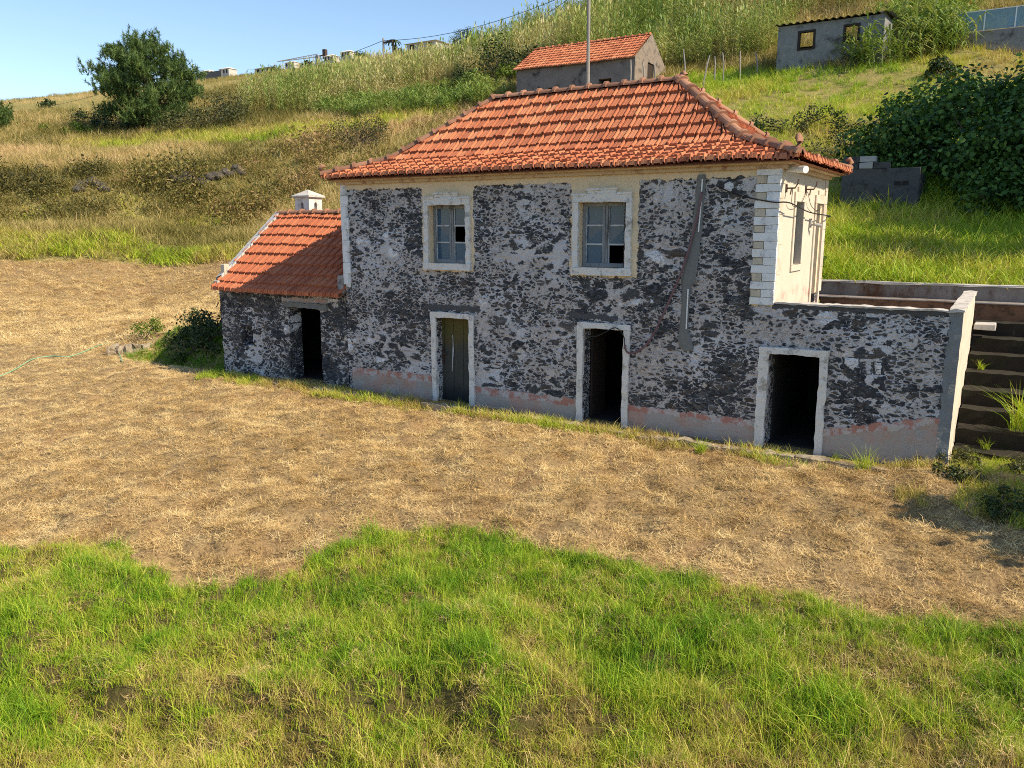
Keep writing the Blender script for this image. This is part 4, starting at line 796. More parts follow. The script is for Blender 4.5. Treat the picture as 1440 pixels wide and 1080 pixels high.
# scrub: bushy weeds over the left bank, ivy at the terrace edge
x, y = pts_in(-90, 10, 8, 100, .95); D = (x - CAM[0]) * FW[0] + (y - CAM[1]) * FW[1]; U_ = (x - CAM[0]) * RT[0] + (y - CAM[1]) * RT[1]
k = (D > 15) & ((rng.random(len(x)) < .5) | inpoly(x, y, A_bush)) & (np.abs(U_) < D * .72 + 4) & ~inpoly(x, y, field_np) & ~inpoly(x, y, A_right) & ~inpoly(x, y, A_tan) & (clear_build(x, y, .6)); k &= (fbm(x, y, .16, 92) > .50) | inpoly(x, y, A_bush); k &= ~((inpoly(x, y, A_gr) | inpoly(x, y, A_gr3)) & (rng.random(len(x)) < .85)) & ~(inpoly(x, y, A_gr2) & (fbm(x, y, .35, 99) > .46)); k &= ~((x > -6) & (y < 9))
x, y, D = x[k], y[k], D[k]; bsh = inpoly(x, y, A_bush)
scp = [proto('scrub_bush', M['scrub'], *leaves(260, (.95, .95, .95), .15, rn, True, .6, 2.4)) for _ in range(5)]
scatter('hill_scrub', x, y, rng.uniform(.45, 1.2, len(x)) * np.where(bsh, .7 + 1.3 * fbm(x, y, .3, 97), .8), .46 + (fbm(x, y, .14, 95) - .5) * 1.5 + rng.normal(0, .15, len(x)) + np.where(bsh, .06, 0), scp, 'low olive brown scrub covering the terraced hillside', 'scrub', dz=-.12, tilt=.1)

# ------------------------------------------------------------------ individual plants
def place(px, py, D): p = atd(px, py, D); return p[0], p[1], float(ground_z(p[0], p[1]))
def pine(name, px, py, D, H, Wd, label, nb, seed):
    rnd = random.Random(seed); bx, by, bz = place(px, py, D); root = empty(name, (bx, by, bz), label, 'tree')
    t = MB(); t.tube([(bx, by, bz - .5), (bx + .15, by, bz + H * .35), (bx - .1, by + .1, bz + H * .7), (bx, by, bz + H * .93)], [.34, .26, .15, .04], 9)
    c = MB(); v, f, tt = [], [], []
    tips = []
    for k in range(nb):
        z0 = H * (.06 + .88 * (k / nb)) ; a = k * 2.399 + rnd.uniform(-.4, .4); q = z0 / H
        rad = Wd * (.62 + .60 * math.sin(min(1, q * 1.25 + .12) * math.pi * .62)) * (1.0 if q < .55 else max(.20, 1 - ((q - .55) / .45) ** 1.5 * .85)) * rnd.uniform(.72, 1.06)
        rise = H * rnd.uniform(.05, .16); p0 = Vector((bx, by, bz + z0)); p1 = p0 + Vector((math.cos(a) * rad, math.sin(a) * rad, rise * (1 - .3 * (q < .3))))
        t.tube([p0, p0.lerp(p1, .55) + Vector((0, 0, -.15)), p1], [.07, .045, .015], 5); sub = max(10, int(rad * 14))
        for s_ in range(sub):
            u = rnd.uniform(.28, 1.0) if rnd.random() < .3 else rnd.uniform(.68, 1.05); e = p0.lerp(p1, u) + Vector((rnd.gauss(0, .40), rnd.gauss(0, .40), rnd.gauss(.16, .26))); tips.append((e, u))
    for e, u in tips:
        dirn = Vector((rnd.gauss(0, .5), rnd.gauss(0, .5), rnd.uniform(.5, 1.2))).normalized(); tn = min(1, max(0, rnd.gauss(.5, .22)))
        for _ in range(30):                                     # a candle of needles
            o = e + dirn * rnd.uniform(-.38, .38); d = (dirn * .8 + Vector((rnd.gauss(0, .75), rnd.gauss(0, .75), rnd.gauss(0, .75)))).normalized(); l = rnd.uniform(.26, .46); sd = d.orthogonal().normalized() * .026; i = len(v)
            v += [tuple(o - sd), tuple(o + sd), tuple(o + d * l)]; f.append((i, i + 1, i + 2)); tt += [tn] * 3
    c.v, c.f, c.m, c.t = v, f, [0] * len(f), tt
    t.build('trunk', M['trunk'], root, smooth=True); c.build('crown', M['pine'], root)
pine('pine_tree', 212, 182, 74, 7.7, 3.9, 'tall dark green pine standing alone on the hill at left', 50, 4)
pine('pine_tree', -8, 164, 74, 2.5, 1.0, 'small pine cut off by the left edge of the photo', 16, 5)
def leafbush(name, cx, cy, rx, ry, h, n, size, label, cat, mat, seed, lumps=9, group=None, asp=1.3, lean=(0, 0), dark=.0, twig=True):
    """branching plant: stems rising from the ground carry lumps of leaves of uneven size"""
    rnd = random.Random(seed); bz = float(ground_z(cx, cy)); root = empty(name, (cx, cy, bz), label, cat, group); c = MB(); t = MB(); L = []
    for k in range(lumps):
        a = rnd.uniform(0, 6.28); r = math.sqrt(rnd.random()); x, y = cx + rx * r * math.cos(a), cy + ry * r * math.sin(a); z = float(ground_z(x, y)) + h * rnd.uniform(.2, .95) * (1 - .45 * r * r)
        L.append((Vector((x + lean[0] * z, y + lean[1], z)), rnd.uniform(.35, .75) * min(rx, ry, h) * .8))
        if twig: t.tube([(cx, cy, float(ground_z(cx, cy)) - .3), (cx + (x - cx) * .5, cy + (y - cy) * .5, (float(ground_z(cx, cy)) + z) / 2), (x, y, z - .1)], [.05, .035, .015], 5)
    for k in range(n):
        p0, r0 = rnd.choice(L); d = Vector((rnd.gauss(0, 1), rnd.gauss(0, 1), rnd.gauss(.25, 1))).normalized(); p = p0 + d * r0 * rnd.uniform(.55, 1.15)
        nn = (d + Vector((rnd.gauss(0, .5), rnd.gauss(0, .5), rnd.gauss(.3, .5)))).normalized(); s_ = nn.orthogonal().normalized(); s_.rotate(Matrix.Rotation(rnd.uniform(0, 6.28), 3, nn)); l = size * rnd.uniform(.55, 1.3); wv = nn.cross(s_) * l / asp / 2
        tn = min(1, max(0, rnd.gauss(.5, .2))); dr = nn * -l * .12
        if asp < 2: c.face([p, p + s_ * l * .3 + wv, p + s_ * l * .7 + wv * .8 + dr, p + s_ * l + dr * 2, p + s_ * l * .7 - wv * .8 + dr, p + s_ * l * .3 - wv], 0, tn)
        else: c.face([p, p + s_ * l * .5 + wv, p + s_ * l, p + s_ * l * .5 - wv], 0, tn)
    if t.f: t.build('stem', M['trunk'], root)
    c.build('foliage', mat, root); return root
P1 = lambda px, py, D: atd(px, py, D)[:2]
q = hit(1405, 262); leafbush('vine_bush', q[0], q[1], 4.3, 2.4, 3.2, 16000, .17, 'big dark glossy vine thicket spilling down the slope at the right edge', 'bush', M['vine'], 1, 60)
q = hit(1385, 180); leafbush('vine_bush', q[0], q[1], 3.6, 2.0, 1.7, 6500, .16, 'lighter vine clump sprawling over the top of the thicket at right', 'bush', M['vine'], 2, 30)
q = hit(1290, 250); leafbush('vine_bush', q[0], q[1], 2.4, 1.4, 1.7, 4600, .15, 'dark vine mass hanging just above the ruined block wall', 'bush', M['vine'], 3, 24)
q = hit(1425, 306); leafbush('vine_bush', q[0], q[1], 1.9, 1.2, 1.7, 3600, .15, 'lowest dark vine clump at the right edge above the bright bank', 'bush', M['vine'], 6, 22)
SC = leafmat('shrub_leaf', [(0, (.022, .034, .012)), (.5, (.075, .085, .028)), (1, (.17, .16, .06))], .25, 'GEOMETRY'); DKG = leafmat('bramble_leaf', [(0, (.012, .025, .008)), (.5, (.035, .06, .016)), (1, (.085, .12, .03))], .25, 'GEOMETRY'); BR = leafmat('bright_leaf', [(0, (.06, .11, .012)), (.5, (.13, .20, .02)), (1, (.22, .27, .035))], .35, 'GEOMETRY')
for (px, py, D, rx, ry, h, n, sz, lab, mt, sd, a_) in [
    (1345, 690, 0, .40, .3, .22, 700, .06, 'dark low weed clump on the rough right end of the field, left one', DKG, 41, 2.2),
    (1400, 725, 0, .5, .35, .28, 900, .06, 'dark weed clump at the rough right end of the field, nearest the edge', DKG, 42, 2.2),
    (1395, 660, 0, .6, .3, .30, 900, .07, 'olive weed clump in front of the foot of the steps', SC, 43, 2.2),
    (1310, 665, 0, .4, .25, .22, 600, .06, 'small olive weed clump before the terrace corner', SC, 44, 2.2),
    (283, 486, 0, 1.5, .8, .95, 2600, .10, 'dark leafy weeds filling the shaded hollow against the annex end wall', DKG, 26, 1.8),
    (500, 205, 50, 2.3, 1.6, 1.9, 3000, .14, 'rounded grey green shrub just left of the main roof hip', SC, 11, 2.4),
    (150, 182, 77, 5.5, 2.4, 1.6, 4000, .20, 'low dark bramble bank at the foot of the tall pine', DKG, 12, 1.6),
    (290, 180, 72, 6.0, 2.4, 2.3, 4500, .18, 'olive bramble mound right of the pine', SC, 13, 1.8),
    (95, 190, 70, 3.2, 1.6, 1.0, 1800, .16, 'bright low shrub in front of the dark brambles', BR, 14, 1.6),
    (655, 62, 100, 3.6, 2.4, 3.0, 2600, .28, 'round dark shrub on the skyline left of the reeds', DKG, 15, 1.8),
    (700, 112, 66, 5.0, 2.2, 2.6, 3800, .2, 'dark thicket behind the left end of the barn', DKG, 16, 1.8),
    (545, 128, 72, 3.4, 1.6, 1.5, 2000, .18, 'bright green bush below the reeds, left of the barn', BR, 17, 1.5),
    (700, 128, 58, 2.6, 1.2, 1.2, 1500, .16, 'yellow green bush against the left end of the barn', BR, 18, 1.5),
    (950, 80, 50, .8, .6, .9, 500, .18, 'small leafy fig sprouting beside the barn gable', BR, 19, 1.4),
    (205, 474, 21.5, .8, .5, .5, 900, .07, 'small leafy weed bush above the low stone wall at left', BR, 20, 1.8),
    (1322, 112, 42, 1.0, .8, .8, 700, .17, 'small dark green bush on the sunny slope at right', DKG, 21, 1.5),
    (1190, 215, 33.5, 1.8, 1.0, 1.0, 1500, .12, 'dark bushy bank on the slope behind the roof corner', DKG, 22, 2.0),
    (1120, 185, 37, 2.2, 1.0, 1.1, 1500, .13, 'shaded shrubby hollow on the slope above the roof', DKG, 23, 2.0),
    (600, 138, 64, 3, 1.2, .9, 1500, .18, 'low bright creeper patch between cane and barn', BR, 24, 1.5)]:
    q = hit(px, py); leafbush('shrub', q[0], q[1], rx, ry, h, n, sz, lab, 'shrub', mt, sd, max(8, n // 130), None, a_)
leafbush('climbing_plant', 10.05, 4.9, .30, .25, 3.6, 500, .13, 'thin climbing plant with pale leaves behind the rear corner of the house', 'plant', BR, 31, 14)
q = P1(1440, 545, 17.5)
def tuft(name, x, y, h, n, wd, label, seed, lean=.9, mat=None):
    rnd = random.Random(seed); v, f = blades(n, h, wd, h * .25, lean, rnd, 4); z = float(ground_z(x, y)); m = MB(); m.v = [(a + x, b + y, c + z) for a, b, c in v]; m.f = f; m.m = [0] * len(f); m.t = [min(1, max(0, rnd.gauss(.55, .15))) for _ in v]; o = m.build(name, mat or M['grass_g'], None); return tag(o, label, 'grass tuft')
M['grass_g'] = leafmat('tuft_blade', GREEN, .38, 'GEOMETRY')
o = tuft('grass_tuft', 14.35, 1.9, .95, 160, .02, 'long arching grass tuft at the right edge beside the steps', 1); o.location.z = .45
for k_, (dx_, lab_) in enumerate(((.5, 'small weed tuft growing low on the concrete steps'), (1.0, 'middle weed tuft on the concrete steps near the right edge'), (.25, 'weed tuft high on the concrete steps by the sun-patch slab'))):
    o = tuft('grass_tuft', TX1 + dx_, 1.6 + k_ * 1.05, .26, 40, .010, lab_, 20 + k_); o.location.z = .10 + .275 * int((.35 + k_ * 1.05) / .52)
tuft('grass_tuft', *aty(985, 640, -.95)[:2], .34, 150, .010, 'dense green grass tuft on the kerb left of the terrace doorway', 2)
tuft('grass_tuft', *aty(1215, 655, -.75)[:2], .5, 90, .010, 'spiky grass tuft on the kerb right of the terrace doorway', 3)
tuft('grass_tuft', *aty(655, 575, -.75)[:2], .42, 18, .009, 'sparse grass spikes in front of the shut plank door', 4)
tuft('grass_tuft', *aty(545, 552, -.5)[:2], .55, 12, .007, 'dry tall stalks against the plinth left of the plank door', 5, .3)
# shade trees beyond the right edge of the view
def shade_tree(x, y, H, r, n, label, seed):
    rnd = random.Random(seed); z = float(ground_z(x, y)); root = empty('broadleaf_tree', (x, y, z), label, 'tree', None); t = MB(); t.tube([(x, y, z - .3), (x + .1, y, z + H * .5), (x, y, z + H * .9)], [.28, .2, .08], 9); L = []
    for k in range(26):
        a = rnd.uniform(0, 6.28); rr = r * math.sqrt(rnd.random()); p = Vector((x + rr * math.cos(a), y + rr * math.sin(a), z + H * rnd.uniform(.35, 1))); L.append((p, rnd.uniform(.5, 1.0) * r * .42)); t.tube([(x, y, z + H * .35), p], [.08, .02], 5)
    c = MB()
    for k in range(n):
        p0, r0 = rnd.choice(L); d = Vector((rnd.gauss(0, 1), rnd.gauss(0, 1), rnd.gauss(0, 1))).normalized(); p = p0 + d * r0 * rnd.uniform(.4, 1.1); nn = Vector((rnd.gauss(0, 1), rnd.gauss(0, 1), rnd.gauss(.5, 1))).normalized(); s_ = nn.orthogonal().normalized(); l = rnd.uniform(.2, .42); wv = nn.cross(s_) * l * .33
        c.face([p, p + s_ * l * .5 + wv, p + s_ * l, p + s_ * l * .5 - wv], 0, min(1, max(0, rnd.gauss(.5, .2))))
    t.build('trunk', M['trunk'], root, smooth=True); c.build('crown', M['vine'], root)
shade_tree(20.5, 12.2, 7.0, 3.2, 8000, 'broad leafy tree just beyond the thicket at the right edge', 1)
shade_tree(21.5, 17.5, 11.0, 4.4, 11000, 'tall spreading tree farther up the slope past the right edge', 2)
shade_tree(18.6, -.9, 3.6, 1.5, 3600, 'leafy tree at the far right end of the mown field', 3)

def boulders(name, pix, label, seed, sz=.45):
    rnd = random.Random(seed); m = MB(); c0 = None
    for (px, py) in pix:
        for _ in range(9):
            p = hit(px + rnd.uniform(-7, 7), py + rnd.uniform(-3, 5)); z = float(ground_z(p[0], p[1])); r = sz * rnd.uniform(.6, 1.3); b = len(m.v)
            bm = bmesh.new(); bmesh.ops.create_icosphere(bm, subdivisions=2, radius=r); sx = (rnd.uniform(.9, 1.6), rnd.uniform(.7, 1.1), rnd.uniform(.6, .9))
            for v in bm.verts: k = 1 + .35 * (float(vnoise(v.co.x + b, v.co.y + v.co.z, 3.2, seed)) - .5); m.v.append((p[0] + v.co.x * sx[0] * k, p[1] + v.co.y * sx[1] * k, z + r * .45 + v.co.z * sx[2] * k)); m.t.append(.5)
            for f in bm.faces: m.f.append(tuple(b + v.index for v in f.verts)); m.m.append(0)
            bm.free()
    return tag(m.build(name, M['boulder'], None), label, 'stone wall')
M['boulder'] = simple('basalt_boulder', (.045, .04, .036), (.13, .11, .095), 3, .95, .8, (.18, .15, .11), 2)
boulders('dry_stone_wall', [(252, 256), (268, 252), (284, 258), (300, 252), (318, 248), (336, 246)], 'remains of a dark dry stone terrace wall in the scrub above the chimney', 5, .30)
boulders('dry_stone_wall', [(112, 268), (130, 262), (146, 268)], 'small heap of dark terrace stones in the scrub at far left', 6, .26)
# ------------------------------------------------------------------ ruin of concrete blocks
ruin = empty('block_ruin', tuple(atd(1230, 296, 26.8)), 'roofless grey concrete block ruin in the shade of the thicket', 'ruin')
p0 = atd(1180, 296, 26.8); zg = float(min(ground_z(p0[0], p0[1]), p0[2])) - .3; xL = p0[0]; yF = p0[1]; ztop = atd(1240, 240, 27)[2]
M['block'] = simple('block_grey', (.06, .063, .066), (.10, .10, .10), 5, .95, .5, (.04, .04, .04), 3); M['paleblock'] = simple('block_pale', (.30, .30, .30), (.40, .40, .39), 5, .95, .4)  # main block grey lowered to stand in for shade on the ruin
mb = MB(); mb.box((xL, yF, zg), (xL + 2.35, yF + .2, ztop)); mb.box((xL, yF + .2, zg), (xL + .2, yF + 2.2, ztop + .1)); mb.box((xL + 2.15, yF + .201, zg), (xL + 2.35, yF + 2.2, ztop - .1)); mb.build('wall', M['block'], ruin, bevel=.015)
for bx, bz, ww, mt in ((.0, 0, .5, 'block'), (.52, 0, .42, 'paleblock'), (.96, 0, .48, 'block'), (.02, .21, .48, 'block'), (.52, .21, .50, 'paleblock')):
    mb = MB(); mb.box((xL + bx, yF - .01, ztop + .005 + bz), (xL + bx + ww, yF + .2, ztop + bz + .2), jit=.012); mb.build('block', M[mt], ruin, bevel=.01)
for bx in (1.62, 1.86): mb = MB(); mb.box((xL + bx, yF - .012, ztop - .55), (xL + bx + .18, yF - .004, ztop - .42)); mb.build('vent', M['interior'], ruin)

# ------------------------------------------------------------------ barn, hut, balustrade on the hill
pb = atd(893, 79, 50); bx1, by0, bze = pb; LEN, DEP = 8.75, 5.3
barn = empty('stone_barn', (bx1 - LEN / 2, by0 + DEP / 2, bze - 2.3), 'long old stone barn with a red tile roof on the hill behind the house', 'barn')
M['barnwall'] = simple('barn_plaster', (.13, .11, .10), (.28, .24, .215), 1.6, .95, .6, (.035, .035, .038), .9); M['gable'] = simple('barn_gable', (.13, .105, .085), (.34, .275, .22), 5, .95, .8, (.07, .06, .055), 2.5)
mb = MB(); bd = [(1.6, 2.5, .35, 1.15), (5.5, 6.25, .1, .95)]
panel(mb, (bx1 - LEN, by0, bze - 2.3), XD, ZD, NF, (0, LEN), (-1.2, 2.3), [(LEN - q[1], LEN - q[0], q[2], q[3]) for q in bd], disp=.02, cell=.35, seed=40); mb.box((bx1 - LEN, by0 + .42, bze - 3), (bx1 - .3, by0 + .5, bze), 1)
mb.box((bx1 - LEN, by0 + DEP - .3, bze - 3.5), (bx1 - .02, by0 + DEP, bze)); mb.box((bx1 - LEN, by0 + .02, bze - 3.5), (bx1 - LEN + .3, by0 + DEP - .3, bze)); mb.build('wall', [M['barnwall'], M['interior']], barn)
apz = bze + 1.72; mb = MB(); panel(mb, (bx1, by0, bze - 2.3), (0, 1, 0), ZD, (1, 0, 0), (0, DEP), (-1.2, 2.3), [(2.05, 3.1, 1.05, 2.29)], disp=.03, cell=.35, seed=44)
mb.face([(bx1, by0, bze), (bx1, by0 + DEP, bze), (bx1, by0 + DEP / 2, apz + .12)]); mb.box((bx1 - .34, by0 + .01, bze), (bx1 - .3, by0 + DEP, bze + .02)); gb = mb.build('gable_wall', M['gable'], barn)
mb = MB(); mb.box((bx1 - .1, by0 + 2.07, bze - 1.23), (bx1 - .06, by0 + 3.08, bze - .03)); mb.box((bx1 - .06, by0 + 2.1, bze - 1.2), (bx1 - .03, by0 + 2.5, bze - .1)); mb.build('window', M['darkwood'], barn)
mb = MB(); sl = (apz - bze + .1) / (DEP / 2 + .2)
tile_slope(mb, (bx1 - LEN, by0 - .2, 0), (1, 0, 0), (0, 1, 0), lambda t: -.15, lambda t: LEN - .05, DEP / 2 + .2, lambda t: bze - .06 + t * sl, list(np.linspace(0, DEP / 2 + .2, 9)), seed=51, w=.36, rib=.05, wav=.04)
tile_slope(mb, (bx1 - LEN, by0 + DEP + .2, 0), (-1, 0, 0), (0, -1, 0), lambda t: -LEN + .05, lambda t: .15, DEP / 2 + .2, lambda t: bze - .06 + t * sl, list(np.linspace(0, DEP / 2 + .2, 6)), seed=52, w=.6, rib=.05, wav=.04)
mb.face([(bx1 - LEN, by0, bze - .04), (bx1 - .02, by0, bze - .04), (bx1 - .02, by0 + DEP / 2, apz - .05), (bx1 - LEN, by0 + DEP / 2, apz - .05)], 1); br = mb.build('roof', [M['tile'], M['roofdeck']], barn)
mb = MB(); caps(mb, [(bx1 - LEN - .1, by0 + DEP / 2, apz + .06), (bx1 - .1, by0 + DEP / 2, apz + .06)], seed=61, r=.12, step=.5); mb.build('ridge_cap', M['tile'], br)
mb = MB(); mb.box((bx1 - .02, by0 + DEP + .05, bze - 3.5), (bx1 + .6, by0 + DEP + .35, bze - 1.2), jit=.1); mb.build('broken_wall', M['gable'], barn)

ph = atd(1095, 37, 48); hx0, hy0, hzt = ph; HL = 5.9; hut = empty('concrete_hut', (hx0 + HL / 2, hy0 + 1.5, hzt - 2.7), 'ruined grey concrete hut with a glassless window among green cane', 'hut')
M['hutwall'] = simple('hut_render', (.15, .15, .15), (.30, .30, .295), 3.5, .95, .7, (.075, .07, .07), 1.3)
mb = MB(); panel(mb, (hx0, hy0, hzt - 2.75), XD, ZD, NF, (0, HL), (-.8, 2.7), [(1.2, 2.15, 1.25, 2.3), (3.75, 4.6, 1.35, 2.35), (1.2, 2.1, -.35, .22)], depth=.25, disp=.01, cell=.4, seed=60)
mb.box((hx0 + HL - .25, hy0 + .01, hzt - 3.4), (hx0 + HL, hy0 + 3, hzt + .1)); mb.box((hx0, hy0 + .26, hzt - 3.4), (hx0 + .25, hy0 + 3, hzt + .0)); mb.build('wall', M['hutwall'], hut)
mb = MB(); mb.box((hx0 + .25, hy0 + 2.9, hzt - 3.4), (hx0 + HL - .25, hy0 + 3.05, hzt - .75)); mb.box((hx0 + .25, hy0 + .27, hzt - 3.2), (hx0 + HL - .25, hy0 + 2.9, hzt - 2.5)); mb.build('inner_wall', M['redbrown'], hut)
for q in ((1.2, 2.15, 1.25, 2.3), (3.75, 4.6, 1.35, 2.35)):
    mb = MB(); a, b, c_, d = hx0 + q[0], hx0 + q[1], hzt - 2.75 + q[2], hzt - 2.75 + q[3]
    for bb in (((a - .03, hy0 - .03, c_ - .03), (a + .1, hy0 + .2, d + .03)), ((b - .1, hy0 - .03, c_ - .03), (b + .03, hy0 + .2, d + .03)), ((a + .1, hy0 - .028, d - .08), (b - .1, hy0 + .2, d + .03)), ((a + .1, hy0 - .028, c_ - .03), (b - .1, hy0 + .2, c_ + .07))): mb.box(*bb)
    mb.build('window_frame', M['darkwood'], hut)
mb = MB(); n = 96
for i in range(n):
    x0_, x1__ = hx0 - .15 + (HL + .5) * i / n, hx0 - .15 + (HL + .5) * (i + 1) / n; z0_, z1_ = [.05 * math.sin(j * math.pi / 3) for j in (i, i + 1)]
    mb.face([(x0_, hy0 - .25, hzt + .02 + z0_), (x1__, hy0 - .25, hzt + .02 + z1_), (x1__, hy0 + 3.2, hzt + .32 + z1_), (x0_, hy0 + 3.2, hzt + .32 + z0_)])
mb.build('corrugated_roof', M['darkcement'], hut)
mb = MB(); mb.box((hx0 - .05, hy0 - .12, hzt - 3.6), (hx0 + 3.1, hy0 - .02, hzt - 2.75), jit=.03); mb.box((hx0 + 2.3, hy0 - .16, hzt - 3.6), (hx0 + 3.0, hy0 - .13, hzt - 2.3), jit=.05); mb.build('base_wall', M['barnwall'], hut)

pg = atd(1338, 74, 46); gx, gy = pg[0], pg[1]; gz1 = atd(1338, 49, 46)[2]; bal = empty('terrace_wall', (gx + 4, gy, pg[2]), 'grey concrete wall carrying a glass fence at the top right corner', 'wall')
mb = MB(); mb.box((gx, gy, pg[2] - 1.2), (gx + 9, gy + .3, gz1)); mb.build('wall', M['hutwall'], bal, bevel=.02)
mb = MB(); mb.box((gx, gy + .3, pg[2] - 1.0), (gx + 9, gy + 9, gz1 - .05)); mb.build('paving', M['concrete'], bal)
gf_ = empty('glass_fence', (gx + 4, gy + .15, gz1), 'bluish glass fence panels along the top right wall', 'fence')
s = NT('fence_glass'); s.b.inputs['Transmission Weight'].default_value = .6; M['fglass'] = s.done((.25, .42, .52), .08, None, .5)
for k in range(6):
    mb = MB(); mb.box((gx + .03 + k * 1.5, gy + .13, gz1 + .05), (gx + 1.47 + k * 1.5, gy + .15, gz1 + 1.08)); mb.build('pane', M['fglass'], gf_)
    mb = MB(); mb.box((gx - .03 + k * 1.5, gy + .10, gz1 - .0), (gx + .03 + k * 1.5, gy + .18, gz1 + 1.1)); mb.build('post', M['pvc'], gf_)
mb = MB(); mb.box((gx, gy + .11, gz1 + 1.09), (gx + 9, gy + .17, gz1 + 1.13)); mb.build('rail', M['pvc'], gf_)
mb = MB(); cx_, cy_ = gx + 2.6, gy + 1.2; mb.box((cx_, cy_, gz1 + .35), (cx_ + .55, cy_ + .55, gz1 + .42)); mb.box((cx_, cy_ + .5, gz1 + .42), (cx_ + .55, cy_ + .55, gz1 + .95))
for a in (0, .5):
    for b in (0, .5): mb.box((cx_ + a, cy_ + b, gz1 - .05), (cx_ + a + .05, cy_ + b + .05, gz1 + .35))
tag(mb.build('garden_chair', M['beige'], None), 'beige garden chair behind the glass fence at top right', 'chair')

# ------------------------------------------------------------------ posts, poles, wires, skyline
fence_labels = ['leaning fence post left of the barn gable, foot hidden by the ridge', 'short stick fence post at the barn corner', 'thin fence post in front of the barn gable', 'tallest pale fence post right of the barn', 'bent forked fence post right of the barn', 'short dark fence post between the forked and straight ones', 'straight thin fence post right of the forked one', 'stubby pale fence post nearer the hut', 'crooked fence post nearest the hut']
for lab, (px, py, tx, ty) in zip(fence_labels, [(886,112,887,84),(908,112,904,88),(922,112,920,88),(966,104,961,69),(988,102,998,78),(1005,102,1005,79),(1018,101,1016,74),(1042,100,1041,72),(1066,99,1062,74)]):
    a = atd(px, py, 46.5 if px < 950 else 49); b = atd(tx, ty, 46.5 if px < 950 else 49); zg = float(ground_z(a[0], a[1])); mb = MB(); mid = (a + b) / 2 + np.array([random.uniform(-.08, .08), 0, 0])
    mb.tube([(a[0], a[1], min(zg, a[2]) - .3), tuple(mid), tuple(b)], [.05, .045, .035], 6); tag(mb.build('fence_post', M['pole'], None), lab, 'post', 'old fence posts by the barn')
a = atd(828, 130, 32); mb = MB(); mb.tube([(a[0], a[1], float(ground_z(a[0], a[1])) - .5), (a[0] - .15, a[1] + .1, a[2] + 7)], [.085, .06], 10); tag(mb.build('utility_pole', M['pole'], None), 'tall thin grey pole rising behind the main roof ridge', 'pole')
a, b = atd(540, 104, 100), atd(539, 54, 100); up = empty('utility_pole', (a[0], a[1], float(ground_z(a[0], a[1]))), 'distant wooden utility pole with a crossarm on the skyline', 'pole')
mb = MB(); mb.tube([(a[0], a[1], a[2] - 2), tuple(b)], [.16, .12], 8); mb.build('shaft', M['pole'], up)
mb = MB(); c_ = atd(540, 60, 100); mb.box((c_[0] - .1, c_[1] - .1, c_[2] - .1), (c_[0] + 1.4, c_[1] + .1, c_[2] + .1)); mb.build('crossarm', M['iron'], up)
# palm and villas
def villa(px, py, D, wpx, hpx, label, roofm, seed, hip=True):
    p = atd(px, py, D); wd = wpx * D / F_PX; h = hpx * .72 * D / F_PX; x0, y0 = p[0] - wd / 2, p[1]; z0 = p[2] - 1.5; v = empty('villa', (p[0], p[1], z0), label, 'house', 'houses along the skyline')
    zt_ = p[2] + h * .55; mb = MB(); mb.box((x0, y0, z0 - 3), (x0 + wd, y0 + wd * .7, zt_)); mb.build('wall', M['villa'], v)
    o = wd * .06; mb = MB(); b = [(x0 - o, y0 - o, zt_), (x0 + wd + o, y0 - o, zt_), (x0 + wd + o, y0 + wd * .7 + o, zt_), (x0 - o, y0 + wd * .7 + o, zt_)]
    t_ = [(x0 + wd * .35, y0 + wd * .35, p[2] + h), (x0 + wd * .65, y0 + wd * .35, p[2] + h)]
    mb.face([b[0], b[1], t_[1], t_[0]]); mb.face([b[1], b[2], t_[1]]); mb.face([b[2], b[3], t_[0], t_[1]]); mb.face([b[3], b[0], t_[0]]); mb.face(b[::-1]); mb.build('roof', roofm, v)
    for k in range(3): mb = MB(); xx = x0 + wd * (.12 + .3 * k); mb.box((xx, y0 - .02, p[2] - .4), (xx + wd * .14, y0 + .05, p[2] + h * .4)); mb.build('window', M['interior'], v)
M['villa'] = simple('villa_white', (.42, .39, .36), (.52, .49, .45), 1, .9, .1); M['paleroof'] = simple('pale_roof', (.66, .63, .60), (.74, .71, .68), 1, .9, .1); M['brownroof'] = simple('brown_roof', (.35, .22, .15), (.45, .3, .2), 1, .9, .1)
villa(592, 65, 170, 52, 13, 'largest pale roofed villa on the skyline, right of the palm', M['paleroof'], 1)
villa(288, 104, 228, 18, 9, 'small pale roofed house on the skyline next to the pine', M['paleroof'], 2); villa(315, 101, 232, 20, 10, 'second pale roofed house from the pine on the skyline', M['paleroof'], 3)
villa(370, 99, 222, 34, 8, 'wide low white house on the skyline left of the crane', M['paleroof'], 4); villa(407, 91, 226, 18, 8, 'white roof on the skyline under the crane jib', M['paleroof'], 5); villa(462, 83, 220, 18, 10, 'grey white house on the skyline right of the crane mast', M['paleroof'], 6); villa(486, 77, 214, 18, 10, 'bright white house on the skyline left of the utility pole', M['paleroof'], 7)
p = atd(278, 113, 215); q = atd(340, 106, 215); fb = MB(); fb.box((p[0], p[1] - .2, p[2] - 1.2), (q[0], p[1] + .2, p[2] + 1.6)); tag(fb.build('boundary_wall', M['darkcement'], None), 'long dark boundary wall below the skyline houses right of the pine', 'wall')
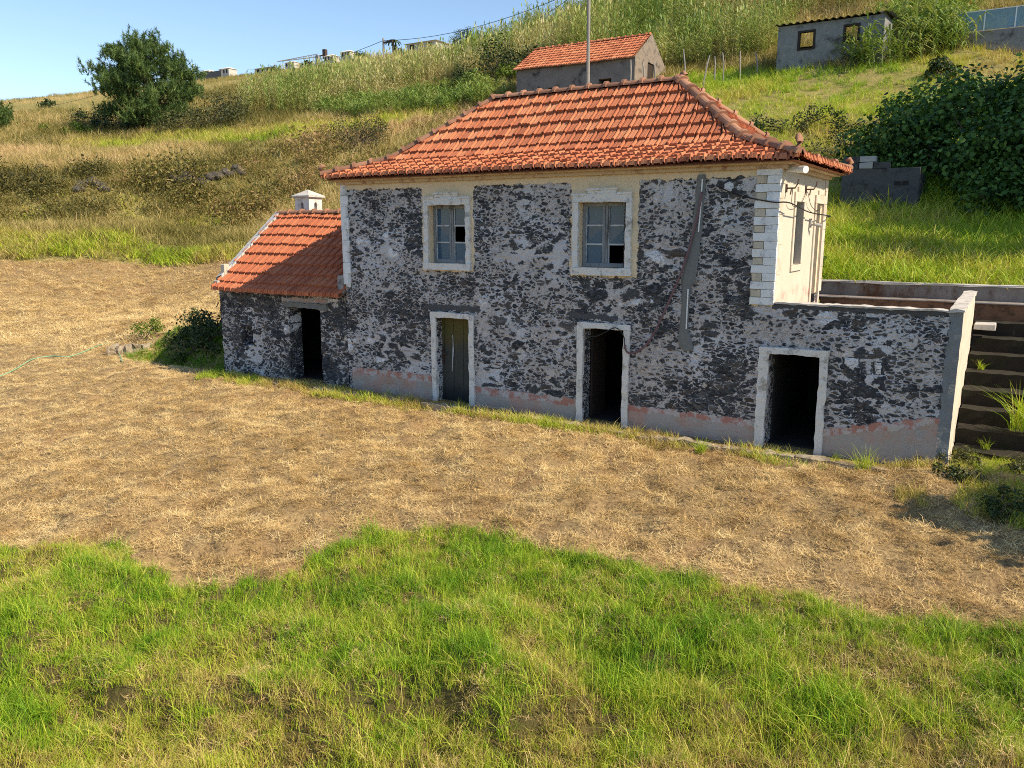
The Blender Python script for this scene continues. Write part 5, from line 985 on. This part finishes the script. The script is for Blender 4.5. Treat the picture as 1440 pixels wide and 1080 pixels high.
for (px, py, w_, lab) in ((430, 92, 14, 'dark tree left of the crane mast on the skyline'), (505, 80, 12, 'spiky small tree on the skyline left of the utility pole'), (558, 76, 9, 'dark little tree beside the utility pole'), (385, 100, 12, 'low dark tree between skyline houses'), (68, 154, 16, 'small dark bush on the skyline left of the pine'), (270, 112, 8, 'tiny tree on the skyline touching the pine')):
    D = 205 if px > 200 else 118; q = P1(px, py, D); leafbush('skyline_tree', q[0], q[1], w_ * D / F_PX * .7, w_ * D / F_PX * .6, (12 if px > 200 else 9) * D / F_PX, 500, .5 if px > 200 else .3, lab, 'tree', DKG, px, 10, None, 1.8)
pa_ = atd(552, 76, 150); pt_ = atd(553, 60, 150); palm = empty('palm_tree', (pa_[0], pa_[1], pa_[2] - 1), 'small palm against the sky beside the distant utility pole', 'tree')
mb = MB(); mb.tube([(pa_[0], pa_[1], pa_[2] - 2), tuple(pt_)], [.22, .16], 7); mb.build('trunk', M['trunk'], palm); mb = MB()
for k in range(13):
    a = k * .483; d = Vector((math.cos(a), math.sin(a), 0)); p0 = Vector(pt_); L = [p0, p0 + d * .7 + Vector((0, 0, .45)), p0 + d * 1.3 + Vector((0, 0, .2)), p0 + d * 1.6 + Vector((0, 0, -.3))]; sd = Vector((-d.y, d.x, 0)) * .16
    for u_, v_ in zip(L, L[1:]): mb.face([u_ - sd, u_ + sd, v_ + sd, v_ - sd])
mb.build('crown', DKG, palm)
cr = atd(447, 84, 250); crane = empty('tower_crane', tuple(cr), 'tower crane with a long lattice jib on the skyline', 'crane'); M['crane'] = simple('crane_grey', (.20, .20, .21), (.26, .26, .26), 2, .6, .1)
k = 250 / F_PX; jl = atd(390, 86.5, 250) - atd(447, 81, 250); jl = Vector(jl); top = Vector(atd(447, 81, 250))
mb = MB(); mb.box((top.x - .55, top.y - .55, top.z - 9), (top.x + .55, top.y + .55, top.z + .6)); mb.build('mast', M['crane'], crane)
mb = MB(); mb.tube([top + Vector((0, 0, .2)), top + jl], .13, 5)
mb.tube([top + Vector((0, 0, 1.1)), top + jl], .11, 5)
for i in range(16): a = top + jl * (i / 16); b = top + jl * ((i + .5) / 16); mb.tube([a, b + Vector((0, 0, 1.0 * (1 - (i + .5) / 16)))], .06, 4); mb.tube([b + Vector((0, 0, 1.0 * (1 - (i + .5) / 16))), top + jl * ((i + 1) / 16)], .06, 4)
mb.build('jib', M['crane'], crane)
cj = -jl.normalized(); mb = MB(); mb.tube([top + Vector((0, 0, .4)), top + cj * 2.6 + Vector((0, 0, .6))], .22, 6); e = top + cj * 2.2; mb.box((e.x - .5, e.y - .5, e.z - .6), (e.x + .6, e.y + .6, e.z + 2.2)); mb.build('counterweight', M['iron'], crane)
def wire(p, q, D0, D1, sag, label, r=.03):
    a, b = Vector(atd(*p, D0)), Vector(atd(*q, D1)); m = MB(); m.tube([a.lerp(b, t) - Vector((0, 0, sag * 4 * t * (1 - t))) for t in np.linspace(0, 1, 14)], r, 5); tag(m.build('overhead_wire', M['cable'], None), label, 'wire')
wire((539, 57), (830, -22), 100, 75, 1.2, 'upper overhead wire running from the distant pole up past the reeds'); wire((660, 53), (806, -6), 96, 72, 1.0, 'lower overhead wire above the round skyline shrub', .025)
wire((400, 92), (539, 57), 200, 100, 1.0, 'faint wire between the crane and the distant pole', .035); wire((-10, 158), (139, 133), 160, 74, .5, 'faint wire crossing the sky left of the pine', .02)
